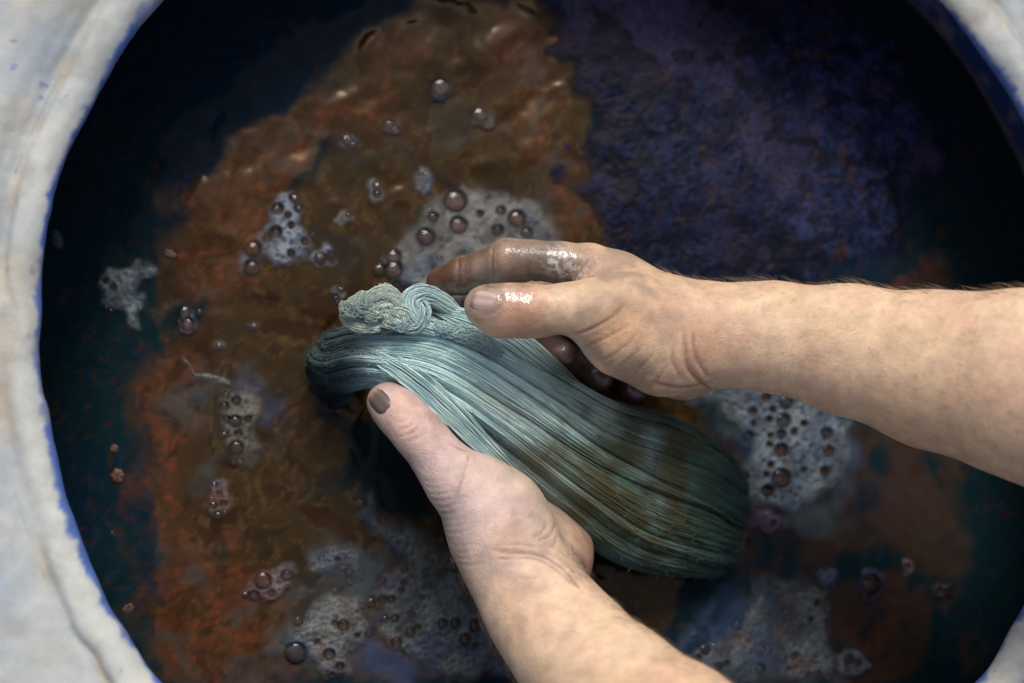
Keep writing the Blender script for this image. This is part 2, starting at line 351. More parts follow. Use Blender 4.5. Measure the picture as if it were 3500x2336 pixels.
GB = (104, 112, 118); GO = (92, 96, 90); G6 = (500, 1600, .5957); G3 = (2300, 1200, .7246); G1 = (700, 550, .3826); G4 = (300, 850, .3507); G2 = (0, 1168, .745)
foam_patch('froth_patch', 'two lobed cluster of glistening froth above the knotted end of the yarn', crop([(270, 1030), (320, 880), (400, 660), (560, 580), (570, 430), (680, 280), (800, 260), (890, 300), (910, 450), (880, 560), (1000, 640), (990, 760), (920, 870), (740, 970), (620, 950), (560, 850), (520, 900), (510, 1000), (430, 1060), (330, 1070)], *G1),
           crop([(650, 440, 62), (635, 650, 62), (430, 800, 85), (420, 965, 75), (770, 840, 38), (890, 730, 40), (960, 670, 40), (800, 350, 50), (830, 440, 40), (770, 590, 36), (740, 500, 34), (560, 700, 40)], *G1), (112, 120, 130), .0042, 30, 100, rustmix=.1)
foam_patch('froth_patch', 'tiny tuft of froth just right of the two lobed cluster', oval(1109, 883, 42, 38, seed=1), [(1095, 890, 24), (1132, 872, 16), (1134, 893, 14)], (100, 108, 118), .003, 6, 120)
foam_patch('froth_patch', 'small upright oval tuft of froth below the middle of the brown film', oval(1285, 661, 34, 52, seed=2), [(1288, 640, 18), (1288, 668, 15)], (104, 104, 100), .003, 8, 130, rustmix=.1)
foam_patch('froth_patch', 'small grey froth smear left of the upright oval tuft', oval(1174, 745, 40, 28, seed=3), [(1190, 738, 12)], (84, 82, 76), .002, 6, 140, rustmix=.1)
foam_patch('froth_patch', 'smooth grey translucent froth blob above the index finger', oval(1442, 619, 38, 62, rot=-.25, seed=4), [], (84, 80, 70), .0014, 6, 150, rustmix=.1)
foam_patch('froth_patch', 'wide grey froth sheet with two dark holes behind the index finger', [(1290, 900), (1330, 850), (1400, 790), (1450, 700), (1500, 640), (1570, 610), (1660, 640), (1840, 690), (1920, 800), (1980, 900), (1750, 960), (1560, 1060), (1440, 1020), (1330, 980)],
           [(1555, 692, 45), (1566, 775, 34), (1765, 752, 34), (1700, 792, 22), (1455, 815, 34), (1344, 882, 30), (1346, 926, 34), (1296, 925, 24), (1710, 725, 18), (1480, 745, 20), (1800, 800, 22), (1640, 735, 14)], (98, 98, 94), .0026, 60, 160)
foam_patch('froth_patch', 'bent pale froth patch floating on the dark liquid near the left rim', crop([(90, 330), (110, 250), (200, 200), (320, 230), (400, 210), (480, 130), (620, 110), (690, 140), (680, 250), (600, 310), (510, 330), (500, 390), (590, 470), (600, 560), (550, 640), (530, 800), (420, 770), (330, 690), (200, 640), (130, 560), (110, 430)], *G4),
           crop([(180, 320, 40), (250, 385, 34), (285, 300, 28), (380, 400, 30), (255, 510, 30), (360, 590, 28), (510, 195, 30), (590, 160, 22), (180, 580, 20), (530, 515, 20)], *G4), (112, 122, 122), .0036, 45, 170, rustmix=.12)
foam_patch('froth_patch', 'small round cluster of shiny bubbles below the bent froth patch', oval(640, 1090, 42, 48, seed=5), [(630, 1070, 24), (642, 1112, 26), (680, 1070, 15), (612, 1100, 12)], (60, 70, 76), .003, 6, 180)
foam_patch('froth_patch', 'kidney shaped froth patch full of pits left of the lower thumb', crop([(1000, 200), (1060, 180), (1200, 210), (1240, 290), (1190, 420), (1220, 500), (1160, 600), (1080, 590), (1010, 500), (1000, 420), (985, 300)], *G2),
           crop([(1085, 275, 24), (1080, 370, 32), (1095, 425, 20), (1085, 490, 36), (1030, 300, 24), (1035, 250, 18), (1140, 360, 18), (1150, 410, 14), (1040, 360, 18), (1130, 450, 14), (1160, 235, 14), (1100, 235, 12), (1030, 430, 16), (1070, 560, 14), (1150, 490, 14)], *G2), (84, 82, 72), .0026, 40, 190, rustmix=.1)
foam_patch('froth_patch', 'narrow pitted froth smear on the rusty film at lower left', oval(745, 1712, 46, 78, rot=.1, seed=6), [(735, 1660, 12), (750, 1690, 12), (730, 1730, 14), (765, 1725, 13), (745, 1765, 16)], (76, 66, 56), .0018, 30, 200, rustmix=.5)
foam_patch('froth_patch', 'froth patch with one large bubble at the bottom edge of the bath', crop([(880, 850), (950, 760), (1100, 690), (1250, 740), (1300, 860), (1290, 1010), (1180, 1080), (1190, 1230), (1000, 1235), (960, 1130), (840, 1110), (790, 1000), (800, 900)], *G6),
           crop([(1130, 905, 34), (860, 1060, 62), (1050, 1070, 36), (1085, 710, 20), (980, 1000, 18), (1190, 905, 14), (1110, 1140, 26), (1060, 1190, 22), (870, 880, 26), (1210, 960, 18), (1080, 890, 18), (930, 960, 16), (1280, 950, 22)], *G6), (88, 92, 90), .0028, 80, 210)
foam_patch('froth_patch', 'curved froth strip joining the rusty film to the lower thumb side', crop([(890, 540), (950, 480), (1080, 440), (1180, 400), (1260, 480), (1280, 640), (1200, 680), (1050, 620), (930, 600)], *G6),
           crop([(985, 490, 14), (955, 560, 16), (1100, 530, 18), (1165, 605, 22), (1170, 660, 18), (1145, 525, 14), (1215, 600, 14), (1030, 480, 10)], *G6), (82, 86, 82), .0022, 40, 220)
foam_patch('froth_patch', 'broad bubbly froth sheet below the lower hand beside the wrist', crop([(1200, 240), (1240, 160), (1330, 130), (1330, 250), (1420, 310), (1600, 330), (1780, 480), (1900, 760), (2100, 1020), (2250, 1240), (1700, 1240), (1560, 1140), (1400, 1040), (1330, 960), (1310, 840), (1270, 760), (1330, 700), (1330, 610), (1440, 560), (1400, 480), (1300, 420), (1190, 300)], *G6),
           crop([(1290, 775, 28), (1355, 760, 26), (1405, 755, 24), (1480, 585, 20), (1370, 870, 24), (1425, 865, 24), (1520, 840, 20), (1555, 915, 20), (1515, 945, 30), (1435, 1005, 32), (1700, 895, 32), (1775, 892, 32), (1890, 905, 40), (1830, 985, 36), (1770, 1215, 18), (1360, 655, 20), (1235, 210, 32), (1480, 660, 18), (1580, 745, 18), (1465, 705, 18), (1775, 575, 26), (1710, 595, 20), (1890, 1020, 18), (1570, 960, 16), (1400, 910, 14), (1500, 1030, 14), (1700, 1020, 14), (1660, 960, 12), (1600, 800, 12), (1610, 910, 12)], *G6), (78, 84, 82), .0024, 170, 230, rustmix=.3)
foam_patch('froth_patch', 'cluster of bluish bubbles on the rusty film left of the froth strip', crop([(570, 640), (640, 580), (720, 580), (780, 530), (870, 560), (890, 620), (820, 690), (740, 780), (640, 780), (540, 740), (530, 700)], *G6),
           crop([(670, 650, 52), (805, 620, 36), (620, 735, 30), (720, 720, 24), (740, 600, 16), (570, 730, 20), (760, 660, 14)], *G6), (92, 88, 92), .0026, 20, 240, rustmix=.5)
foam_patch('froth_patch', 'blue grey froth patch full of round bubbles under the upper forearm', crop([(-40, 160), (60, 130), (200, 150), (330, 130), (420, 140), (560, 190), (700, 260), (850, 330), (835, 480), (815, 590), (720, 670), (600, 740), (560, 800), (400, 740), (330, 700), (310, 560), (340, 470), (280, 330), (200, 260), (60, 260)], *G3),
           crop([(505, 605, 52), (440, 662, 34), (527, 245, 40), (517, 332, 38), (435, 222, 24), (372, 290, 22), (355, 402, 26), (505, 398, 28), (505, 470, 38), (720, 392, 34), (728, 478, 32), (710, 570, 28), (455, 402, 18), (450, 443, 18), (455, 540, 18), (435, 585, 16), (565, 385, 20), (612, 345, 18), (450, 325, 18), (465, 280, 18), (610, 562, 16), (600, 525, 14), (645, 455, 14), (655, 575, 14), (580, 450, 12), (675, 520, 12), (605, 295, 14), (430, 285, 14), (375, 345, 16), (350, 460, 14), (330, 590, 26)], *G3), (94, 106, 112), .003, 120, 250, rustmix=.08)
foam_patch('froth_patch', 'dim spotted froth sheet along the bottom edge right of the lower arm', crop([(370, 1060), (520, 1050), (650, 1080), (740, 1140), (750, 1250), (750, 1360), (790, 1450), (740, 1575), (100, 1575), (60, 1440), (200, 1350), (300, 1250), (360, 1150)], *G3),
           crop([(675, 1190, 20), (645, 1267, 16), (300, 1300, 22), (150, 1412, 26), (210, 1495, 24), (410, 1502, 26), (570, 1440, 20), (115, 1450, 20), (540, 1503, 15), (97, 1340, 18), (620, 1135, 14), (275, 1405, 14), (250, 1475, 16), (570, 1388, 12), (670, 1475, 14), (680, 1525, 18)], *G3), (74, 82, 84), .0022, 150, 260, rustmix=.35)
foam_patch('froth_patch', 'single large bubble ringed with blue froth near the lower right', oval(2977, 2010, 58, 78, seed=7), [(2975, 2000, 40)], (48, 56, 84), .0024, 14, 270, rustmix=.3)
foam_patch('froth_patch', 'little drop shaped froth fleck right of the single large bubble', oval(3097, 1945, 24, 40, seed=8), [(3100, 1935, 14)], (92, 84, 96), .002, 4, 280)
foam_patch('froth_patch', 'small dark bubble cluster nearest the lower right rim', oval(3222, 2028, 42, 30, seed=9), [(3210, 2020, 16), (3240, 2025, 18)], (58, 52, 50), .002, 6, 290)
foam_patch('froth_patch', 'small grey froth lump on the rusty strip at the bottom right', oval(2908, 2268, 74, 40, seed=10), [(2898, 2256, 22), (2930, 2270, 14)], (80, 86, 98), .0026, 16, 300)
foam_patch('froth_patch', 'blue froth knob above the spotted froth sheet at lower right', oval(2830, 1965, 50, 48, seed=11), [(2812, 1960, 10)], (58, 72, 90), .002, 12, 310, rustmix=.15)
foam_patch('froth_patch', 'purplish pink froth patch touching the right end of the yarn', oval(2606, 1780, 78, 52, rot=.2, seed=12), [(2570, 1755, 12), (2640, 1790, 14), (2600, 1780, 10)], (96, 74, 98), .0024, 40, 320, rustmix=.35)
foam_patch('froth_patch', 'faint froth speck half hidden by the left rim', oval(196, 830, 26, 36, seed=13), [], (92, 108, 112), .0016, 4, 330, rustmix=.05)
foam_patch('froth_patch', 'two tiny bubbles close to the knotted end of the yarn', oval(1150, 1005, 30, 34, rot=.6, seed=14), [(1165, 993, 14), (1148, 1020, 13), (1170, 1008, 9)], (66, 66, 66), .0024, 4, 340)
foam_patch('froth_patch', 'pale curl of froth along the upper edge of the left rusty film', [(600, 1215), (640, 1230), (690, 1265), (760, 1280), (800, 1310), (740, 1315), (680, 1290), (620, 1250)], [], (84, 86, 80), .0012, 8, 350, rustmix=.2)
foam_patch('froth_patch', 'lone small bubble on the brown liquid left of the yarn', oval(862, 1122, 20, 24, seed=15), [(866, 1118, 13)], (62, 56, 44), .0014, 2, 360)
foam_patch('froth_patch', 'pale bubble speck on the brown liquid above the kidney froth', oval(745, 1190, 26, 22, seed=16), [(748, 1186, 13)], (74, 74, 66), .0016, 4, 370)
foam_patch('froth_patch', 'shiny dark bubble tuft right of the rust band', oval(1190, 488, 34, 34, seed=17), [(1185, 482, 22), (1204, 500, 12)], (72, 80, 90), .002, 5, 380)
foam_patch('froth_patch', 'reddish rimmed bubble tuft high on the brown film', oval(1340, 440, 38, 40, seed=18), [(1330, 430, 22), (1352, 448, 18)], (78, 64, 64), .002, 5, 390, rustmix=.5)
foam_patch('froth_patch', 'dull olive blister highest on the brown film', oval(1512, 305, 50, 52, seed=19), [(1505, 300, 38)], (62, 50, 38), .0016, 3, 395)
foam_patch('froth_patch', 'dull olive blister beside the indigo froth edge', oval(1650, 400, 44, 40, seed=20), [(1640, 395, 30)], (60, 50, 36), .0014, 3, 398)

# ------------------------------------------------------------------ indigo flower: the thick froth island
IND = [(1790, -160), (1800, 40), (1840, 150), (1830, 260), (1910, 370), (1885, 520), (1900, 620), (1950, 740), (2010, 830), (2200, 980), (2450, 1010), (2700, 1000), (2900, 960), (3080, 880), (3150, 740), (3230, 620), (3280, 480), (3200, 280), (3070, 100), (2930, -60), (2600, -160)]
def build_indigo():
    poly = PW(IND); h = .0008; lo = poly.min(0) - .01; hi = poly.max(0) + .01; nx, ny = ((hi - lo) / h).astype(int)
    X, Y = np.meshgrid(lo[0] + np.arange(nx) * h, lo[1] + np.arange(ny) * h, indexing='ij'); p = np.c_[X.ravel(), Y.ravel()]
    warp = np.c_[fbm(p * 55, 4, 501) - .5, fbm(p * 55, 4, 502) - .5] * .035
    d = poly_sd(p + warp, poly); keep = (d > -.002) & (np.hypot(*(p - VC).T) < RW)
    big = fbm(p * 30, 3, 505); midn = fbm((p + warp * .3) * 130, 3, 507); fin = fbm((p + warp * .2) * 430, 3, 509)
    prof = sstep(-.002, .012, d); dome = sstep(0, .07, d); pit = sstep(.60, .70, fbm((p + warp * .2) * 380, 3, 541))
    z = -.0015 + prof * (.0018 + .004 * dome + .0018 * (big - .5) + .0004 * (midn - .5) + .0003 * (fin - .45) - .0004 * pit)
    c0 = lin((16, 20, 38)); c1 = lin((33, 39, 68)); c2 = lin((60, 39, 29)); c3 = lin((14, 16, 26))
    c = mixc(c0, c1, sstep(.36, .66, fin * .45 + midn * .55)); c = mixc(c, lin((10, 12, 22)), pit * .6); c = mixc(c, c2, sstep(.62, .74, fbm(p * 190, 3, 511)) * .5)
    c = mixc(c, lin((52, 46, 66)), sstep(.45, .7, fbm(p * 22, 3, 517)) * .6); c = c * (.55 + .9 * sstep(.3, .7, fbm(p * 13, 3, 523)))[:, None]; c = mixc(c, c2 * 1.1, (1 - sstep(.001, .007, d)) * .5); c = mixc(c, c3, sstep(.62, .7, fbm(p * 90, 2, 519)) * .8)
    idx = np.full(len(p), -1); idx[keep] = np.arange(keep.sum()); f = idx[grid_faces(nx, ny)]; f = f[(f >= 0).all(1)]
    cov = sstep(-.002, .026, d + (fbm(p * 110, 4, 551) - .5) * .036)
    o = mesh_np('indigo_froth', np.c_[p, z][keep], f, M['indigo'], None, c[keep], {'cover': cov[keep]})
    tag(o, 'large island of dark purple blue indigo froth behind the upper hand', 'froth', kind='stuff')
build_indigo()

# ------------------------------------------------------------------ drifting rust flakes
def flake(label, px, py, rx, ry, rot, seed):
    p = P(px, py, 0); r = np.random.default_rng(seed); n = 22; a = np.linspace(0, 2 * np.pi, n, endpoint=False)
    k = .75 + .5 * r.random(n); k = (k + np.roll(k, 1)) / 2; rings = []; zz = []
    for s, z in ((1, -.0008), (1, .0001), (.6, .0004), (.001, .0003)):
        u, v = rx * k * np.cos(a) * s, ry * k * np.sin(a) * s
        rings.append(np.c_[u * math.cos(rot) - v * math.sin(rot), u * math.sin(rot) + v * math.cos(rot), np.full(n, z) + (r.random(n) - .5) * .0004])
    V = np.vstack(rings) / np.array([6300, 6300, 1]); V[:, :2] += p[:2]
    F = np.vstack([np.c_[i * n + np.arange(n), i * n + (np.arange(n) + 1) % n, (i + 1) * n + (np.arange(n) + 1) % n, (i + 1) * n + np.arange(n)] for i in range(3)])
    c = mixc(lin((86, 52, 34)), lin((58, 36, 26)), r.random(len(V))); tag(mesh_np('rust_flake', V, F, M['flake'], None, c), label, 'flake', 'rust flakes drifting by the lower left rim')
flake('small round rust flake highest on the dark liquid at lower left', 390, 1535, 14, 16, 0, 1)
flake('broad rust flake below the small round one at lower left', 402, 1627, 24, 26, .4, 2)
flake('long curled rust flake standing upright on the dark liquid', 390, 1850, 14, 52, .25, 3)
flake('lowest rust flake on the dark liquid near the bottom of the rim', 438, 2080, 22, 16, .5, 4)
flake('orange brown flake tip at the left end of the rust band', 582, 868, 26, 16, -.5, 5)

# ------------------------------------------------------------------ implicit body modelling
def round_cone_d(p, a, b, ra, rb, nrm=None, q=1.0):
    ax = b - a; L2 = ax @ ax
    def S(v): return v + (1 / q - 1) * (v @ nrm)[..., None] * nrm if nrm is not None else v
    if nrm is not None: nrm = nrm / np.linalg.norm(nrm)
    w = p - a; t = np.clip((w @ ax) / L2, 0, 1); v = w - t[..., None] * ax; sv = S(v)
    l = np.sqrt((sv ** 2).sum(-1)) + 1e-9; r = ra + (rb - ra) * t
    d = l - r
    if nrm is not None:
        g = S(sv); d = d * l / (np.sqrt((g ** 2).sum(-1)) + 1e-9)
    return d
def smin(a, b, k):
    h = np.clip(.5 + .5 * (b - a) / k, 0, 1); return b * (1 - h) + a * h - k * h * (1 - h)
def surface_nets(Fv, org, h):
    s = Fv < 0; nx, ny, nz = Fv.shape
    cs = np.zeros((nx - 1, ny - 1, nz - 1), np.int8)
    for dx in (0, 1):
        for dy in (0, 1):
            for dz in (0, 1): cs += s[dx:nx - 1 + dx, dy:ny - 1 + dy, dz:nz - 1 + dz]
    act = (cs > 0) & (cs < 8); I = np.argwhere(act); idm = np.full(act.shape, -1, np.int64); idm[act] = np.arange(len(I))
    acc = np.zeros((len(I), 3)); cnt = np.zeros(len(I)); i, j, k = I.T
    for ax in range(3):
        o1, o2 = [x for x in range(3) if x != ax]
        for a in (0, 1):
            for b in (0, 1):
                off = np.zeros(3, int); off[o1] = a; off[o2] = b; off2 = off.copy(); off2[ax] = 1
                v0 = Fv[i + off[0], j + off[1], k + off[2]]; v1 = Fv[i + off2[0], j + off2[1], k + off2[2]]
                c = (v0 < 0) != (v1 < 0); t = np.where(c, v0 / np.where(c, v0 - v1, 1), 0)
                q = np.tile(off.astype(float), (len(I), 1)); q[:, ax] = t; acc += q * c[:, None]; cnt += c
    V = org + (I + acc / cnt[:, None]) * h; F = []
    for ax in range(3):
        o1, o2 = (ax + 1) % 3, (ax + 2) % 3
        sl0 = [slice(None)] * 3; sl1 = [slice(None)] * 3; sl0[ax] = slice(0, -1); sl1[ax] = slice(1, None)
        ch = s[tuple(sl0)] != s[tuple(sl1)]; E = np.argwhere(ch)
        E = E[(E[:, o1] > 0) & (E[:, o2] > 0) & (E[:, o1] < Fv.shape[o1] - 1) & (E[:, o2] < Fv.shape[o2] - 1)]
        def at(d1, d2):
            e = E.copy(); e[:, o1] += d1; e[:, o2] += d2; return idm[e[:, 0], e[:, 1], e[:, 2]]
        qd = np.stack([at(-1, -1), at(0, -1), at(0, 0), at(-1, 0)], 1); fl = ~s[E[:, 0], E[:, 1], E[:, 2]]
        qd[fl] = qd[fl][:, ::-1]; F.append(qd)
    F = np.vstack(F); return V, F[(F >= 0).all(1)]
def vnormals(V, F):
    n = np.cross(V[F[:, 2]] - V[F[:, 0]], V[F[:, 3]] - V[F[:, 1]]); N = np.zeros_like(V)
    for k in range(4): np.add.at(N, F[:, k], n)
    return N / (np.linalg.norm(N, axis=1)[:, None] + 1e-12)
def relax(V, F, it, lam=.5):
    e = np.vstack([F[:, [0, 1]], F[:, [1, 2]], F[:, [2, 3]], F[:, [3, 0]]]); n = len(V)
    deg = np.bincount(e.ravel(), minlength=n).astype(float)[:, None]
    for k in range(it):
        acc = np.zeros_like(V)
        for d in range(3):
            acc[:, d] = np.bincount(e[:, 0], V[e[:, 1], d], n) + np.bincount(e[:, 1], V[e[:, 0], d], n)
        V = V + (acc / deg - V) * (lam if k % 2 == 0 else -lam * 1.02 if it > 3 else lam)
    return V
def body_from(chains, h=.0013):
    """chains: list of (list of (px, py, z, r_mm[, q, nrm]), blend_mm)"""
    prims = []
    for ch, k in chains:
        pts = [P(*c[:3]) for c in ch]
        for i in range(len(ch) - 1):
            a, b = ch[i], ch[i + 1]; q, nr = (a[4], np.array(a[5], float)) if len(a) > 4 else (1., None)
            prims.append((pts[i], pts[i + 1], a[3] / 1000, b[3] / 1000, nr, q, k / 1000))
    lo = np.min([np.minimum(a - ra, b - rb) for a, b, ra, rb, *_ in prims], 0) - .008; hi = np.max([np.maximum(a + ra, b + rb) for a, b, ra, rb, *_ in prims], 0) + .008
    n = np.ceil((hi - lo) / h).astype(int); Fv = np.full(n, .03, np.float64)
    for a, b, ra, rb, nr, q, k in prims:
        m_ = max(ra, rb) + k + .006
        i0 = np.clip(((np.minimum(a, b) - m_ - lo) / h).astype(int), 0, n); i1 = np.clip(((np.maximum(a, b) + m_ - lo) / h).astype(int) + 1, 0, n)
        g = np.stack(np.meshgrid(*[lo[d] + np.arange(i0[d], i1[d]) * h for d in range(3)], indexing='ij'), -1)
        sub = tuple(slice(i0[d], i1[d]) for d in range(3))
        Fv[sub] = smin(Fv[sub], round_cone_d(g, a, b, ra, rb, nr, q), k)
    V, F = surface_nets(Fv, lo, h); V = relax(V, F, 2, .5)
    return V, F
from mathutils.bvhtree import BVHTree
class Surf:
    def __init__(s, V, F):
        s.t = BVHTree.FromPolygons([tuple(v) for v in V], [tuple(map(int, f)) for f in F])
    def hit(s, px, py):
        d = Vector(cf + cr * ((px - 1750) / FPX) - cu * ((py - 1168) / FPX)).normalized(); r = s.t.ray_cast(Vector(CAM), d)
        return (np.array(r[0]), np.array(r[1])) if r[0] is not None else (None, None)
def crease(V, N, S, lines):
    off = np.zeros(len(V)); tint = np.zeros(len(V))
    for pts, depth, width in lines:
        depth *= 1.15; width *= 1.25
        c = catmull(pts, max(8, len(pts) * 6)) if len(pts) > 2 else np.linspace(pts[0], pts[1], 8)
        L = [S.hit(x, y)[0] for x, y in c]; L = [q for q in L if q is not None]
        if len(L) < 2: continue
        L = np.array(L); w_ = width / 1000
        near = (np.abs(V - L.mean(0)) < np.ptp(L, 0) / 2 + w_ * 5).all(1); d = polyline_d(V[near], L)
        ends = np.minimum(np.linalg.norm(V[near] - L[0], axis=1), np.linalg.norm(V[near] - L[-1], axis=1)); fade = sstep(0, .004, ends) * .8 + .2
        off[near] += -depth / 1000 * np.exp(-(d / w_) ** 2) * fade + .3 * depth / 1000 * np.exp(-((d - 2.2 * w_) / (1.3 * w_)) ** 2) * fade
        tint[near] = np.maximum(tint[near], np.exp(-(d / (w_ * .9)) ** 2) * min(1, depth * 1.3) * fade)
    return V + N * off[:, None], tint
def near(V, px, py, z, r):
    return np.exp(-(((V - P(px, py, z)) ** 2).sum(1)) / (r / 1000) ** 2)
SK = lin((214, 182, 150)); SKP = lin((205, 164, 138)); SKY_ = lin((198, 164, 128)); STAIN = lin((80, 70, 57)); PURP = lin((72, 52, 56)); BROWNF = lin((104, 70, 52)); OCH = lin((196, 144, 92)); CRS = lin((104, 64, 54))

def nail(parent, S, ctr, tipdir_px, length, width, col, coltip, side_shift=0.):
    """a curved nail plate laid on the thumb surface round the point seen at ctr; length and width are half sizes in mm"""
    hp, hn = S.hit(*ctr); p2, _ = S.hit(ctr[0] + tipdir_px[0] * 8, ctr[1] + tipdir_px[1] * 8)
    d = p2 - hp; d -= hn * (d @ hn); d /= np.linalg.norm(d); sd = np.cross(hn, d); nu, nv = 17, 15; V = []; cc = []
    for i in range(nu):
        for j in range(nv):
            a = -1 + 2 * i / (nu - 1); b = -1 + 2 * j / (nv - 1); lim = (1 - abs(min(a, 0)) ** 2.6 * .9) * (1 - max(a, 0) ** 5 * .35)
            q = hp + d * a * length / 1000 + sd * b * lim * width / 1000
            loc, nr, _i, _d = S.t.find_nearest(Vector(q - hn * .0012 * b * b)); loc, nr = np.array(loc), np.array(nr)
            rim = max(max(-a, 0) ** 5, abs(b) ** 5); V.append(loc + nr * (.00045 * (1 - rim) - .0005 * rim + (.0004 if a > .9 else 0)))
            t_ = float(sstep(.55, .95, np.array(a))); dirt = .85 * max(max(-a, 0) ** 6, abs(b) ** 6); cc.append((lin(col) * (1 - t_) + lin(coltip) * t_) * (1 - dirt) * (1 + .18 * math.sin(b * 9)))
    return adopt(mesh_np('nail', np.array(V), grid_faces(nu, nv), M['nail'], None, np.array(cc)), parent)
def fur(parent, V, N, sel, count, length, flow, seed, col=(120, 96, 68), lift=.5):
    r = np.random.default_rng(seed); ids = r.choice(np.flatnonzero(sel), count); vv = []; ff = []; cc = []
    for n_, i in enumerate(ids):
        p = V[i] - N[i] * .0003; L = length * (.5 + .9 * r.random()); d = np.array(flow) + r.normal(0, .5, 3); d -= N[i] * (d @ N[i]); d /= np.linalg.norm(d) + 1e-9
        side = np.cross(d, N[i]); pts = [p + d * L * t + N[i] * L * lift * (t - .45 * t * t) for t in (0, .35, .7, 1)]
        rad = .000065; base = len(vv)
        for t, q in zip((1, .85, .6, .12), pts):
            for a in range(3): vv.append(q + (side * math.cos(a * 2.094) + N[i] * math.sin(a * 2.094)) * rad * t)
        for s in range(3):
            for a in range(3): ff.append((base + s * 3 + a, base + s * 3 + (a + 1) % 3, base + s * 3 + 3 + (a + 1) % 3, base + s * 3 + 3 + a))
        cc += [lin(col) * (.5 + .8 * r.random())] * 12
    o = adopt(mesh_np('arm_hair', np.array(vv), np.array(ff), M['hair'], None, np.array(cc)), parent); o['kind'] = 'stuff'

VIEW = -cf
def skin_finish(V, F, N, S, lines, colfn, wetfn):
    V2, tint = crease(V, N, S, lines)
    col = np.tile(SK, (len(V), 1)); col = mixc(col, SKY_, sstep(.42, .68, fbm(V * 34, 4, 801)) * .5); col = mixc(col, SKP, sstep(.42, .7, fbm(V * 60, 4, 803)) * .6); col = mixc(col, lin((168, 116, 88)), sstep(.72, .8, fbm(V * 420, 2, 807)) * .25)
    col = colfn(V, col); col = mixc(col, CRS, tint * .5); return V2, np.clip(col, 0, 1), wetfn(V)

